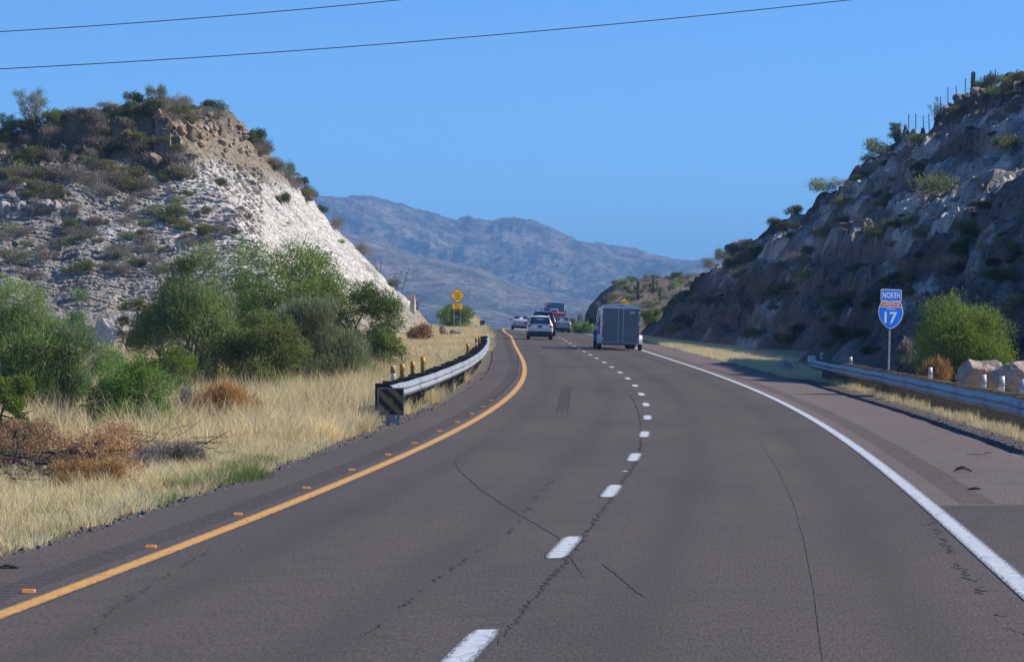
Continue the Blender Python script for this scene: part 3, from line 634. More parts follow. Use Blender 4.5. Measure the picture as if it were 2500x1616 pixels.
# ------------------------------------------------------------------ W-beam guard rails
WPROF = [(.0, .000), (.01, .012), (.03, .020), (.075, .075), (.085, .092), (.075, .110), (.035, .150), (.030, .156), (.035, .162), (.075, .202), (.085, .220), (.075, .237), (.03, .292), (.01, .300), (.0, .312)]
def rail(name, side, U, Y0, Y1, label, zt, post_mat, spacing, delins, wob=.0, block=.36, flare=None, posttop=.02):
    yb = Y0; x0 = Xc(yb) + U
    t = thing(name, (float(x0), yb, gz(float(x0), yb)), label, 'guard rail', 'steel guard rails along the road')
    inv = Vector(t.location)
    def pos(y):
        u = U + (flare(y) if flare else 0); x = float(Xc(y)) + u
        w = wob * (fbm(y * .09, 3.1, 3, 5) + .25 * fbm(y * .22, 1.1, 2, 6)); zz = float(G(np.array([x]), np.array([y]))[0])
        return x - side * w * .8, zz + w * .5
    ys = np.arange(Y0, Y1 + .01, .635); pr = [(d * 1.0, h) for d, h in WPROF]
    V = []; n = len(pr); m = len(ys)
    for y in ys:
        x, z = pos(y)
        for d, h in pr: V.append((x - side * d - inv.x, y - inv.y, z + zt - .312 + h - inv.z))
    for y in ys:
        x, z = pos(y)
        for d, h in pr: V.append((x - side * (d - .012) - inv.x, y - inv.y, z + zt - .312 + h - inv.z))
    F = grid_faces(m, n); F2 = F[:, ::-1] + m * n
    npmesh('beam', V, np.concatenate([F, F2]), MA['galv'], True, parent=t)
    # splice laps with bolts, every second post
    for y in np.arange(Y0 + 1.9, Y1, 7.62):
        Vv = []
        for yy in (y - .16, y + .16):
            x, z = pos(yy)
            for d, h in pr: Vv.append((x - side * (d + .010) - inv.x, yy - inv.y, z + zt - .312 + h - inv.z))
        npmesh('splice', Vv, grid_faces(2, n), MA['galvd'], False, parent=t)
    bm = NB(); bx(bm, -.09, .09, -.075, .075, -.5, zt + posttop, .008); pm = bpy.data.meshes.new('post'); bm.to_mesh(pm); bm.free(); pm.materials.append(post_mat)
    bm = NB(); bx(bm, -.11, .11, -.075, .075, zt - .36, zt + .015 + posttop, .008); km = bpy.data.meshes.new('blockout'); bm.to_mesh(km); bm.free(); km.materials.append(post_mat)
    k = 0; y = Y0 + 1.7
    while y < Y1:
        x, z = pos(y)
        p = bpy.data.objects.new('post', pm); b = bpy.data.objects.new('blockout', km)
        for o, dx in ((p, block), (b, block - .21)):
            COL.objects.link(o); o.parent = t; o.location = (x + side * (dx) - inv.x, y - inv.y, z - inv.z + .015 * math.sin(k * 2.3)); o.rotation_euler = (R(1.2 * math.sin(k * 1.7)), R(1.5 * math.sin(k)), R(3 * math.sin(k * 2.1)))
        k += 1; y += spacing
    for (px, style, hgt) in delins:
        # find the distance at which the post line passes this photo column
        yy = np.linspace(Y0 - 2, Y1, 2000); xs_ = np.array([Xc(v) for v in yy]) + U + side * block; pxs = 1250 + 9100 * xs_ / yy; i = int(np.argmin(abs(pxs - px))); y = float(yy[i])
        x, z = pos(y); x += side * block; bm = NB(); cyl(bm, (0, 0, zt), (0, 0, zt + hgt), .055, n=12)
        d = obj('delineator', bm, MA[style[0]], t, True); d.location = (x - inv.x, y - inv.y, z - inv.z)
        bm = NB(); cyl(bm, (0, 0, zt + hgt * (.52 if style[1] != 'grey_r' else .35)), (0, 0, zt + hgt * (.97 if style[1] != 'grey_r' else .8)), .058, n=12); s_ = obj('reflective_band', bm, MA[style[1]], d, True)
    return t, pos
lt, lpos = rail('guard_rail', -1, -5.28, 76.5, 197, 'dented steel guard rail on dark posts along the left shoulder, topped by amber tubes', .79, MA['wooddark'], 1.905,
     [(963, ('white', 'dimy'), .34), (983, ('dimy', 'ybr'), .34), (1010, ('dimy', 'ybr'), .34), (1036, ('dimy', 'ybr'), .40), (1143, ('dimy', 'ybr'), .36), (1164, ('white', 'dimy'), .36), (1167.5, ('dimy', 'dimy'), .30)], wob=.16, block=.34)
rail('guard_rail', 1, 7.05, 60, 139.5, 'steel guard rail on weathered brown posts with white tubes beside the right shoulder', .74, MA['wood'], 1.905,
     [(2006, ('white', 'grey_r'), .26), (2074, ('white', 'grey_r'), .28), (2272, ('white', 'grey_r'), .30), (2400, ('white', 'grey_r'), .33), (2447, ('white', 'grey_r'), .33), (2500, ('white', 'grey_r'), .33)], wob=.10, block=.40, posttop=.03)
rail('guard_rail', 1, 6.6, 355, 385, 'short far guard rail below the bright green scrub, just left of the trailer', .7, MA['wood'], 3.81, [], block=.4)
# terminal block on the near end of the right rail's far tip
def rail_cap():
    y = 139.7; x = float(Xc(y)) + 7.1; z = gz(x, y)
    bm = NB(); bx(bm, -.14, .16, -.05, .12, .62, .88, .05); o = obj('terminal_block', bm, MA['white'])
    o.location = (x, y + .05, z); tag(o, 'pale block on the far end of the right guard rail', 'end block')
rail_cap()
# ------------------------------------------------------------------ striped marker panels
def marker_panel(X, Y, w, h, zb, label, flip=False, rotz=0, tilt=0):
    z0 = gz(X, Y); t = thing('object_marker', (X, Y, z0), label, 'marker panel', 'striped object markers', rot=(0, tilt, rotz))
    bm = NB(); bx(bm, -w / 2, w / 2, 0, .03, zb, zb + h, .004); pl = obj('panel', bm, MA['marker'], t)
    bm = NB(); e = .022
    for a in ((-w / 2 - e, w / 2 + e, zb - e, zb), (-w / 2 - e, w / 2 + e, zb + h, zb + h + e), (-w / 2 - e, -w / 2, zb, zb + h), (w / 2, w / 2 + e, zb, zb + h)): bx(bm, a[0], a[1], -.012, .035, a[2], a[3])
    obj('frame', bm, MA['galvd'], t)
    # diagonal stripes clipped to the panel
    def clipline(P, f):
        out = []
        for i in range(len(P)):
            a, b = P[i - 1], P[i]; fa, fb = f(a), f(b)
            if (fa >= 0) != (fb >= 0): k = fa / (fa - fb); out.append((a[0] + (b[0] - a[0]) * k, a[1] + (b[1] - a[1]) * k))
            if fb >= 0: out.append(b)
        return out
    sq = [(-w / 2 + .01, zb + .01), (w / 2 - .01, zb + .01), (w / 2 - .01, zb + h - .01), (-w / 2 + .01, zb + h - .01)]
    sg = -1 if flip else 1
    k = -6; step = .30 * min(w, h) / .5
    while k < 7:
        for off, mt, nm, yy in ((0, 'markerstripe', 'dark_stripe', -.004), (.5, 'markerstripe2', 'amber_stripe', -.003)):
            c0 = (k + off) * step; c1 = c0 + step * .5
            P = clipline(sq, lambda p: sg * p[0] + (p[1] - zb) - c0); P = clipline(P, lambda p: c1 - (sg * p[0] + (p[1] - zb))) if len(P) > 2 else []
            if len(P) > 2: plate_poly(nm, P, yy, .002, MA[mt], pl)
        k += 1
    return t
Yp = 75.2; Xp = at(954, Yp)
mp = marker_panel(Xp, Yp, .49, .52, .22, 'square faded brown and black striped panel at the near end of the left rail')
bm = NB(); bx(bm, -.10, -.02, .035, .11, -.3, .26); bx(bm, .12, .18, .035, .11, -.3, .26); obj('post', bm, MA['galvd'], mp)
bm = NB(); bx(bm, -.18, .16, .02, .16, .05, .09); bx(bm, -.02, .14, .01, .10, .09, .16); obj('anchor_bracket', bm, MA['galv'], mp)
bm = NB(); bx(bm, -.015, .045, -.009, -.006, .36, .54); obj('sticker', bm, MA['markerstripe2'], mp)
mp2 = marker_panel(at(1177, 338), 338, .40, .52, .22, 'small striped marker on the mound just right of the yellow warning sign', rotz=R(-5), tilt=R(3))
bm = NB(); bx(bm, -.03, .03, .035, .08, -.4, .3); obj('post', bm, MA['wooddark'], mp2)
# ------------------------------------------------------------------ raised pavement markers along the yellow line
bm = NB(); pr = [(-.05, 0), (.05, 0), (.032, .022), (-.032, .022)]
vs0 = [bm.verts.new((-.05, y, z)) for y, z in pr]; vs1 = [bm.verts.new((.05, y, z)) for y, z in pr]
for i in range(4): bm.faces.new([vs0[i], vs0[(i + 1) % 4], vs1[(i + 1) % 4], vs1[i]])
bm.faces.new(vs0); bm.faces.new(vs1)
bmesh.ops.scale(bm, vec=(.95, 1.0, 1.1), verts=bm.verts); bmesh.ops.recalc_face_normals(bm, faces=bm.faces)
rm = bpy.data.meshes.new('pavement_marker'); bm.to_mesh(rm); bm.free(); rm.materials.append(MA['rpm'])
ry = [29.0, 34.9, 40.9, 47.4, 53.2, 59.2, 64.6, 71.5, 77.6, 84.2, 90.3, 96.5]
names_ = ['nearest of the', 'second nearest of the', 'third from the camera of the', 'fourth from the camera of the', 'fifth from the camera of the', 'sixth from the camera of the', 'seventh from the camera of the', 'eighth from the camera of the', 'fourth from the far end of the', 'third from the far end of the', 'second from the far end of the', 'farthest of the']
for i, y in enumerate(ry):
    u = -3.93 - .012 * max(0, i - 6); o = bpy.data.objects.new('pavement_marker', rm); COL.objects.link(o)
    o.location = (float(Xc(y)) + u, y, float(road_z(u, y)) + .001); o.rotation_euler = (0, 0, R(random.uniform(-4, 4)))
    tag(o, names_[i] + ' orange pavement markers beside the yellow edge line', 'road stud', 'orange raised pavement markers')
# ------------------------------------------------------------------ debris on the shoulders
def scrap(name, px, py, w, label, cat, mat, h=.04, seed=1, curl=0, group=None):
    x, y, u = on_road(px, py); r = np.random.default_rng(seed); n = 14; V = []
    for j in range(3):
        for i in range(n):
            a = i / (n - 1) - .5
            zz = h * (1 - (2 * a) ** 2) * (1 if j == 1 else .55) + curl * abs(a) + .006 * r.random()
            V.append((a * w, (j - 1) * .05 * (1 + .5 * r.random()), zz + .004))
    V = np.array(V); V2 = V.copy(); V2[:, 2] -= .012; F = grid_faces(3, n)
    o = npmesh(name, np.concatenate([V, V2]), np.concatenate([F, F[:, ::-1] + len(V)]), mat, False)
    o.location = (x, y, float(road_z(u, y))); o.rotation_euler = (0, 0, R(r.uniform(-10, 10))); return tag(o, label, cat, group)
scrap('tyre_scrap', 2350, 1151, .27, 'arched black scrap of tyre tread on the right shoulder', 'tyre scrap', MA['rubber'], .07, 2)
scrap('tyre_scrap', 2380, 1195, .17, 'flat black rubber scrap just below the arched tyre scrap on the right shoulder', 'tyre scrap', MA['rubber'], .025, 3)
scrap('tyre_scrap', 20, 1387, .20, 'black scrap of rubber on the left shoulder near the bottom left corner', 'tyre scrap', MA['rubber'], .03, 4)
scrap('rubber_strip', 2385, 1110, .34, 'thin dark rubber strip on the right shoulder above the tyre scraps', 'rubber strip', MA['rubber'], .01, 5)
scrap('rubber_strip', 2413, 1106, .14, 'short dark fragment just right of the thin rubber strip', 'rubber strip', MA['rubber'], .008, 6)
scrap('rubber_strip', 2029, 1007, .10, 'tiny dark bit on the pink shoulder beside the white edge line', 'debris', MA['rubber'], .008, 7)
scrap('paint_flake', 1526, 1153, .11, 'small white fragment lying beside the white dashes in the lane', 'debris', MA['white'], .015, 8)
def board():
    Y = 118; X = at(2163, Y); z = gz(X, Y); bm = NB(); bx(bm, -.38, .38, -.1, .1, 0, .02, .004, Matrix.Rotation(R(-14), 4, 'X')); o = obj('board', bm, MA['white'])
    o.location = (X, Y, (770 - 921) / 9100 * Y + CAMZ); bm = NB(); cyl(bm, (-.2, 0, -.5), (-.2, 0, 0), .025); cyl(bm, (.2, 0, -.5), (.2, 0, 0), .025); obj('leg', bm, MA['wood'], o)
    tag(o, 'low flat white board beside the foot of the blue route sign', 'board')
board()
# ------------------------------------------------------------------ overhead cables and a bird
def cable(pts, Y, label):
    px = np.linspace(-900, 3400, 90); c = np.polyfit([p[0] for p in pts], [p[1] for p in pts], 2); py = np.polyval(c, px)
    Yv = Y + (px - 1250) * .004; P = np.stack([(px - 1250) / 9100 * Yv, Yv, (770 - py) / 9100 * Yv + CAMZ], 1)
    V, F = tubes([(P, np.full(len(P), .0165))], 6); tag(npmesh('overhead_cable', V, F, MA['wire'], True), label, 'power line', 'overhead cables crossing the sky')
cable([(0, 78), (490, 44.5), (980, 0)], 128, 'upper of the two thin black cables crossing the sky')
cable([(0, 169), (1040, 100), (2080, 0)], 124, 'lower and longer of the two thin black cables crossing the sky')
def bird():
    bm = NB(); Y = 300; 
    for s in (-1, 1):
        vs = [bm.verts.new(p) for p in ((0, -.05, 0), (0, .05, 0), (s * .13, .04, .035), (s * .13, -.01, .035))]; bm.faces.new(vs)
        vs = [bm.verts.new(p) for p in ((s * .13, .04, .035), (s * .13, -.01, .035), (s * .25, -.05, -.0))]; bm.faces.new(vs)
    cyl(bm, (0, -.10, 0), (0, .10, 0), .028, .012, 8)
    o = obj('bird', bm, MA['black']); o.location = (at(1084, Y), Y, (770 - 84) / 9100 * Y + CAMZ); tag(o, 'tiny dark bird flying in the blue sky just above the lower cable', 'bird')
bird()
# ------------------------------------------------------------------ vehicles (origin on the road under the rear bumper, facing +y)
def wheel(parent, x, y, r, w, dual=False):
    bm = NB(); cyl(bm, (x - w / 2, y, r), (x + w / 2, y, r), r, n=28)
    es = [e for e in bm.edges if len(e.link_faces) == 2 and any(len(f.verts) > 4 for f in e.link_faces)]; bmesh.ops.bevel(bm, geom=es, offset=.03, segments=2, affect='EDGES')
    wh = obj('wheel', bm, MA['rubber'], parent, False); s = 1 if x > 0 else -1
    bm = NB(); cyl(bm, (x + s * w * .30, y, r), (x + s * (w / 2 + .006), y, r), r * .62, n=20); obj('rim', bm, MA['rim'], wh); return wh
def loft(name, st, mat, parent, k=3):
    """st rows: y, zb, zs, zt, wb, ws, wt"""
    V = []; half = 9
    for (y, zb, zs, zt, wb, ws, wt) in st:
        h = [(wb * .90, zb), (wb, zb + .06), (ws * 1.0, zb + (zs - zb) * .45), (ws * .995, zs - .10), (ws * .965, zs), (wt + (ws * .965 - wt) * .45, zs + (zt - zs) * .5), (wt, zt - .08 if zt - zs > .2 else zs + (zt - zs) * .6), (wt * .90, zt - .015), (0, zt + .015)]
        ring = [(x, y, z) for x, z in h] + [(-x, y, z) for x, z in reversed(h[:-1])]; V += ring
    n = 2 * half - 1; m = len(st); F = [tuple(a) for a in grid_faces(m, n)]; F += [(i * n + n - 1, i * n, (i + 1) * n, (i + 1) * n + n - 1) for i in range(m - 1)]
    me = bpy.data.meshes.new(name); me.from_pydata(V, [], F + [tuple(range(n)), tuple(range((m - 1) * n, m * n))]); me.materials.append(mat)
    bm = NB(); bm.from_mesh(me); bmesh.ops.recalc_face_normals(bm, faces=bm.faces); bm.to_mesh(me); bm.free()
    for p in me.polygons: p.use_smooth = len(p.vertices) < 6
    o = bpy.data.objects.new(name, me); COL.objects.link(o); o.parent = parent; return o
def quadpanel(name, pts, mat, parent, t=.008):
    """thin panel through outline points, thickened along its own normal"""
    bm = NB(); vs = [bm.verts.new(p) for p in pts]; f = bm.faces.new(vs); bm.normal_update(); nrm = f.normal.copy()
    r = bmesh.ops.extrude_face_region(bm, geom=[f]); bmesh.ops.translate(bm, vec=nrm * t, verts=[g for g in r['geom'] if isinstance(g, bmesh.types.BMVert)])
    return obj(name, bm, mat, parent)
def place_vehicle(name, px, Y, label, cat, extra=R(1.4), heading=0.0, ctr=None):
    X = at(px, Y) if ctr is None else ctr; u = X - float(Xc(Y)); dx = float(Xc(Y + 2) - Xc(Y - 2)) / 4; dz = float(road_z(u, Y + 4) - road_z(u, Y)) / 4
    return thing(name, (X, Y, float(road_z(u, Y)) + .004), label, cat, rot=(math.atan(dz), -math.atan(float(Cc(Y))) + 0.0, -math.atan(dx) + heading))
def body_roll(t, extra):
    return
def suv(px, Y, label, paint, W=1.85, H=1.70, L=4.6, plate='plateblue', rack=True, dark=False, lights_on=True):
    t = place_vehicle('sport_utility_vehicle', px, Y, label, 'car'); w = W / 2; s = H / 1.68
    st = [(.00, .40 * s, .62 * s, .72 * s, w * .86, w * .93, w * .86), (.04, .38 * s, .80 * s, .90 * s, w * .88, w * .98, w * .90), (.10, .36 * s, 1.02 * s, 1.06 * s, w * .9, w, w * .88), (.26, .34 * s, 1.05 * s, 1.45 * s, w * .92, w, w * .76), (.42, .32 * s, 1.05 * s, 1.62 * s, w * .92, w, w * .70), (.9, .30 * s, 1.04 * s, 1.67 * s, w * .92, w, w * .70),
          (2.0, .3 * s, 1.02 * s, 1.68 * s, w * .92, w, w * .71), (2.8, .3 * s, 1.0 * s, 1.64 * s, w * .92, w, w * .70), (3.5, .3 * s, .98 * s, 1.10 * s, w * .92, w, w * .78), (4.2, .3 * s, .9 * s, 1.0 * s, w * .92, w * .98, w * .78), (L, .35 * s, .7 * s, .85 * s, w * .85, w * .9, w * .7)]
    b = loft('body', st, MA[paint], t)
    bm = NB(); bx(bm, -w * .93, w * .93, -.05, .22, .34 * s, .60 * s, .05); obj('rear_bumper', bm, MA['black'], t)
    bm = NB(); bx(bm, -w * .8, w * .8, .2, .7, .20 * s, .36 * s); obj('underbody', bm, MA['black'], t)
    gl = [(-w * .80, .105, 1.10 * s), (w * .80, .105, 1.10 * s), (w * .70, .325, 1.53 * s), (-w * .70, .325, 1.53 * s)]
    g = [(x, y - .012, z) for x, y, z in gl]; quadpanel('rear_window', g, MA['glass'], t)
    for sd in (-1, 1):
        quadpanel('side_window', [(sd * (w * .955), .55, 1.10 * s), (sd * w * .955, 3.0, 1.08 * s), (sd * w * .76, 2.7, 1.56 * s), (sd * w * .76, .75, 1.56 * s)][::sd], MA['glass'], t, .02)
        quadpanel('tail_light', [(sd * w * .60, .035, 1.03 * s), (sd * w * .985, .075, 1.00 * s), (sd * w * .965, .085, .84 * s), (sd * w * .72, .03, .88 * s)][::-sd], MA['taillight'], t, .02)
        bm = NB(); bx(bm, sd * (w + .02) - .09, sd * (w + .02) + .09, 2.85, 3.0, 1.00 * s, 1.16 * s, .03); m_ = obj('wing_mirror', bm, MA['black'], t); m_.location.x = sd * .06
        if rack:
            bm = NB(); cyl(bm, (sd * w * .66, .6, 1.70 * s + .03), (sd * w * .66, 2.6, 1.70 * s + .03), .022, n=8)
            for yy in (.65, 1.6, 2.5): cyl(bm, (sd * w * .66, yy, 1.62 * s), (sd * w * .66, yy, 1.70 * s + .03), .02, n=6)
            obj('roof_rail', bm, MA['black'] if dark else MA['silver'], t)
        for yy in (.85, 3.65): wheel(t, sd * (w - .13), yy, .355, .235)
    bm = NB(); bx(bm, -w * .70, w * .70, .22, .42, 1.56 * s, 1.60 * s, .01); obj('spoiler', bm, MA[paint], t)
    bm = NB(); bx(bm, -.155, .155, .015, .03, .84 * s, .99 * s); pl = obj('licence_plate', bm, MA[plate], t)
    bm = NB(); bx(bm, -.30, .30, .005, .03, 1.02 * s, 1.05 * s, .005); obj('handle_trim', bm, MA['trim'], t)
    bm = NB(); bx(bm, -.03, .03, -.0, .02, .955 * s, 1.0 * s, .01); obj('badge', bm, MA['trim'], t)
    return t
suv(1317.5, 256.5, 'silver-white sport utility vehicle with blue licence plate, nearest in the left lane', 'silver', W=1.80, H=1.66)
suv(1325.5, 284, 'dark maroon sport utility vehicle partly hidden behind the silver-white one', 'darkred', W=1.98, H=1.86, dark=True, plate='platewhite')
def sedan(px, Y, label, paint, plate, W=1.8):
    t = place_vehicle('sedan', px, Y, label, 'car'); w = W / 2
    st = [(.00, .40, .60, .68, w * .84, w * .92, w * .86), (.05, .32, .85, .90, w * .88, w * .97, w * .86), (.12, .28, .98, 1.04, w * .9, w * .99, w * .82), (.62, .26, .99, 1.08, w * .92, w, w * .80), (1.0, .25, .98, 1.28, w * .92, w, w * .70), (1.35, .25, .97, 1.42, w * .92, w, w * .64), (2.2, .25, .95, 1.45, w * .92, w, w * .64), (2.8, .25, .94, 1.38, w * .92, w, w * .63), (3.5, .25, .92, 1.0, w * .92, w, w * .78), (4.3, .28, .8, .88, w * .9, w * .97, w * .74), (4.7, .32, .6, .7, w * .8, w * .88, w * .66)]
    loft('body', st, MA[paint], t)
    bm = NB(); bx(bm, -w * .86, w * .86, -.03, .15, .26, .42, .04); obj('rear_bumper', bm, MA['black'], t)
    bm = NB(); bx(bm, -w * .8, w * .8, .1, .7, .16, .30); obj('underbody', bm, MA['black'], t)
    quadpanel('rear_window', [(-w * .76, .66, 1.085), (w * .76, .66, 1.085), (w * .61, 1.27, 1.405), (-w * .61, 1.27, 1.405)], MA['glass'], t, .02)
    for sd in (-1, 1):
        quadpanel('side_window', [(sd * w * .955, 1.15, 1.03), (sd * w * .955, 3.1, 1.0), (sd * w * .70, 2.7, 1.34), (sd * w * .70, 1.45, 1.36)][::sd], MA['glass'], t, .02)
        quadpanel('tail_light', [(sd * w * .58, .08, .96), (sd * w * .96, .13, .95), (sd * w * .97, .10, .82), (sd * w * .64, .04, .84)][::-sd], MA['taillight'], t, .025)
        bm = NB(); bx(bm, sd * (w + .09) - .09, sd * (w + .09) + .09, 2.75, 2.87, .96, 1.08, .03); obj('wing_mirror', bm, MA['black'], t)
        for yy in (.9, 3.7): wheel(t, sd * (w - .12), yy, .33, .22)
        if paint == 'pearl': bm = NB(); bx(bm, sd * w * .72 - .06, sd * w * .72 + .06, -.005, .03, .50, .64, .01); obj('reflector', bm, MA['black'], t)
    bm = NB(); bx(bm, -.155, .155, .0, .02, .72, .87) if paint != 'pearl' else bx(bm, -.155, .155, -.01, .02, .50, .64); obj('licence_plate', bm, MA[plate], t)
    bm = NB(); bx(bm, -.34, .34, .03, .05, .90, .925, .005); obj('trunk_trim', bm, MA['trim'], t)
    return t
MA['pearl'] = simple('pearl_white_paint', (.62, .60, .57), .3, .1, var=.04, coat=.8)
sedan(1271, 368, 'pearl white sedan farthest left on the crest of the road', 'pearl', 'platewhite')
sedan(1370, 352, 'pewter grey sedan in the right lane behind the red truck', 'pewter', 'platewhite')
# --------------------------------- enclosed cargo trailer
def trailer():
    t = place_vehicle('cargo_trailer', 1514, 213, 'enclosed cargo trailer with grey double doors and white roof in the right lane', 'trailer')
    w = 1.06; zb, zt = .46, 2.50; L = 4.2
    st = []
    def ring(y, e=0): return [(w + e, y, zb), (w + e, y, zt - .08), (w - .10, y, zt + .04), (w * .5, y, zt + .13), (0, y, zt + .155), (-w * .5, y, zt + .13), (-w + .10, y, zt + .04), (-w - e, y, zt - .08), (-w - e, y, zb)]
    V = []; ys = [0.06, .12, 2.0, L - .3, L]
    for i, y in enumerate(ys):
        rr = ring(y)
        if i == 4: rr = [(x * .9, yy, z if z < 1 else z - .1) for x, yy, z in rr]
        V += rr
    F = [tuple(a) for a in grid_faces(5, 9)] + [(i * 9 + 8, i * 9, i * 9 + 9, i * 9 + 17) for i in range(4)] + [tuple(range(36, 45)), tuple(range(9))]
    me = bpy.data.meshes.new('body'); me.from_pydata(V, [], F); me.materials.append(MA['trailerwhite']); bm = NB(); bm.from_mesh(me); bmesh.ops.recalc_face_normals(bm, faces=bm.faces); bm.to_mesh(me); bm.free()
    b = bpy.data.objects.new('body', me); COL.objects.link(b); b.parent = t
    # arched rear header and frame
    hdr = [(-w - .01, zt - .12), (w + .01, zt - .12), (w + .01, zt - .05), (w - .08, zt + .06), (w * .5, zt + .15), (0, zt + .18), (-w * .5, zt + .15), (-w + .08, zt + .06), (-w - .01, zt - .05)]
    plate_poly('header', hdr, .0, .06, MA['trailerwhite'], t)
    bm = NB(); bx(bm, -w - .01, -w + .06, 0, .06, zb, zt - .12); bx(bm, w - .06, w + .01, 0, .06, zb, zt - .12); obj('door_frame', bm, MA['galv'], t)
    bm = NB(); bx(bm, -w - .02, w + .02, -.04, .1, zb - .10, zb + .02, .01); obj('rear_sill', bm, MA['galv'], t)
    for sd in (-1, 1):
        x0, x1 = (.012, w - .07) if sd > 0 else (-w + .07, -.012)
        bm = NB(); bx(bm, x0, x1, -.005, .03, zb + .04, zt - .13, .004); d = obj('rear_door', bm, MA['trailergrey'], t)
        bm = NB()
        for a in ((x0, x1, zb + .04, zb + .065), (x0, x1, zt - .15, zt - .13), (x0, x0 + .02, zb + .065, zt - .15), (x1 - .02, x1, zb + .065, zt - .15)): bx(bm, a[0], a[1], -.014, -.005, a[2], a[3])
        obj('door_trim', bm, MA['galvd'], d)
        bm = NB(); xb = sd * .14; cyl(bm, (xb, -.045, zb + .02), (xb, -.045, zt - .16), .016, n=8)
        for q in (zb + .1, zb + .75, zb + 1.3, zt - .22): bx(bm, xb - .035, xb + .035, -.055, -.012, q, q + .04)
        obj('lock_rod', bm, MA['trim'], d)
        bm = NB(); zq = zb + .62; bx(bm, sd * .14 if sd > 0 else -.52, .52 if sd > 0 else -.14, -.07, -.05, zq, zq + .03); bx(bm, sd * .33 - .05, sd * .33 + .05, -.06, -.014, zq - .04, zq + .07); obj('latch_handle', bm, MA['galvd'], d)
        bm = NB()
        for q in (zb + .12, zb + .98, zt - .42): bx(bm, sd * (w - .02) - .045, sd * (w - .02) + .045, -.03, .0, q, q + .13, .008)
        obj('hinge', bm, MA['trim'], d)
        bm = NB(); bx(bm, sd * (w - .04) - .05, sd * (w - .04) + .05, -.045, -.001, zb + .30, zb + .46, .02); obj('tail_light', bm, MA['taillight'], t)
        bm = NB(); bx(bm, sd * (w - .04) - .05, sd * (w - .04) + .05, -.03, -.001, zb + .66, zb + .71, .01); obj('side_marker', bm, MA['taillight'], t)
        # fender: half round, box section
        n = 14; V = []; yc, r, zc = 1.55, .47, .40
        for i in range(n + 1):
            a = math.pi * i / n
            for xx, rr in ((w, r), (w + .24, r), (w + .24, r - .05), (w, r - .05)): V.append((sd * xx, yc - rr * math.cos(a), zc + rr * math.sin(a) * 1.02))
        F = []
        for i in range(n):
            for j in range(4): F.append((i * 4 + j, i * 4 + (j + 1) % 4, (i + 1) * 4 + (j + 1) % 4, (i + 1) * 4 + j))
        F += [(0, 1, 2, 3), (n * 4, n * 4 + 1, n * 4 + 2, n * 4 + 3)]
        me = bpy.data.meshes.new('fender'); me.from_pydata(V, [], F); me.materials.append(MA['trailerwhite']); bm = NB(); bm.from_mesh(me); bmesh.ops.recalc_face_normals(bm, faces=bm.faces); bm.to_mesh(me); bm.free()
        f = bpy.data.objects.new('fender', me); COL.objects.link(f); f.parent = t
        bm = NB(); bx(bm, sd * (w + .12) - .12, sd * (w + .12) + .12, yc - .47, yc - .44, .36, .66, .01); obj('fender_skirt', bm, MA['trailerwhite'], f)
        wheel(t, sd * (w + .12), yc, .34, .21)
    bm = NB(); bx(bm, .2, .62, .25, .6, .28, .40, .03); bx(bm, -w * .9, w * .9, 1.4, 1.7, .28, .36); obj('spare_and_axle', bm, MA['black'], t)
    bm = NB(); bx(bm, -.35, .08, 1.2, 1.6, zt + .15, zt + .21, .02); obj('roof_vent', bm, MA['black'], t)
    bm = NB(); bx(bm, -.14, .14, -.02, .0, zt + .03, zt + .07, .01); obj('clearance_light', bm, MA['taillight'], t)
    bm = NB(); bx(bm, .50, .80, -.02, -.004, zt - .40, zt - .26); obj('licence_plate', bm, MA['platewhite'], t)
    text_mesh('lettering', 'CLASSIC', .075, MA['black'], t, -.62, -.008, 1.60, .42, .0)
    bm = NB(); bx(bm, -.05, .05, L, L + 1.1, .45, .55); obj('drawbar', bm, MA['black'], t)
trailer()
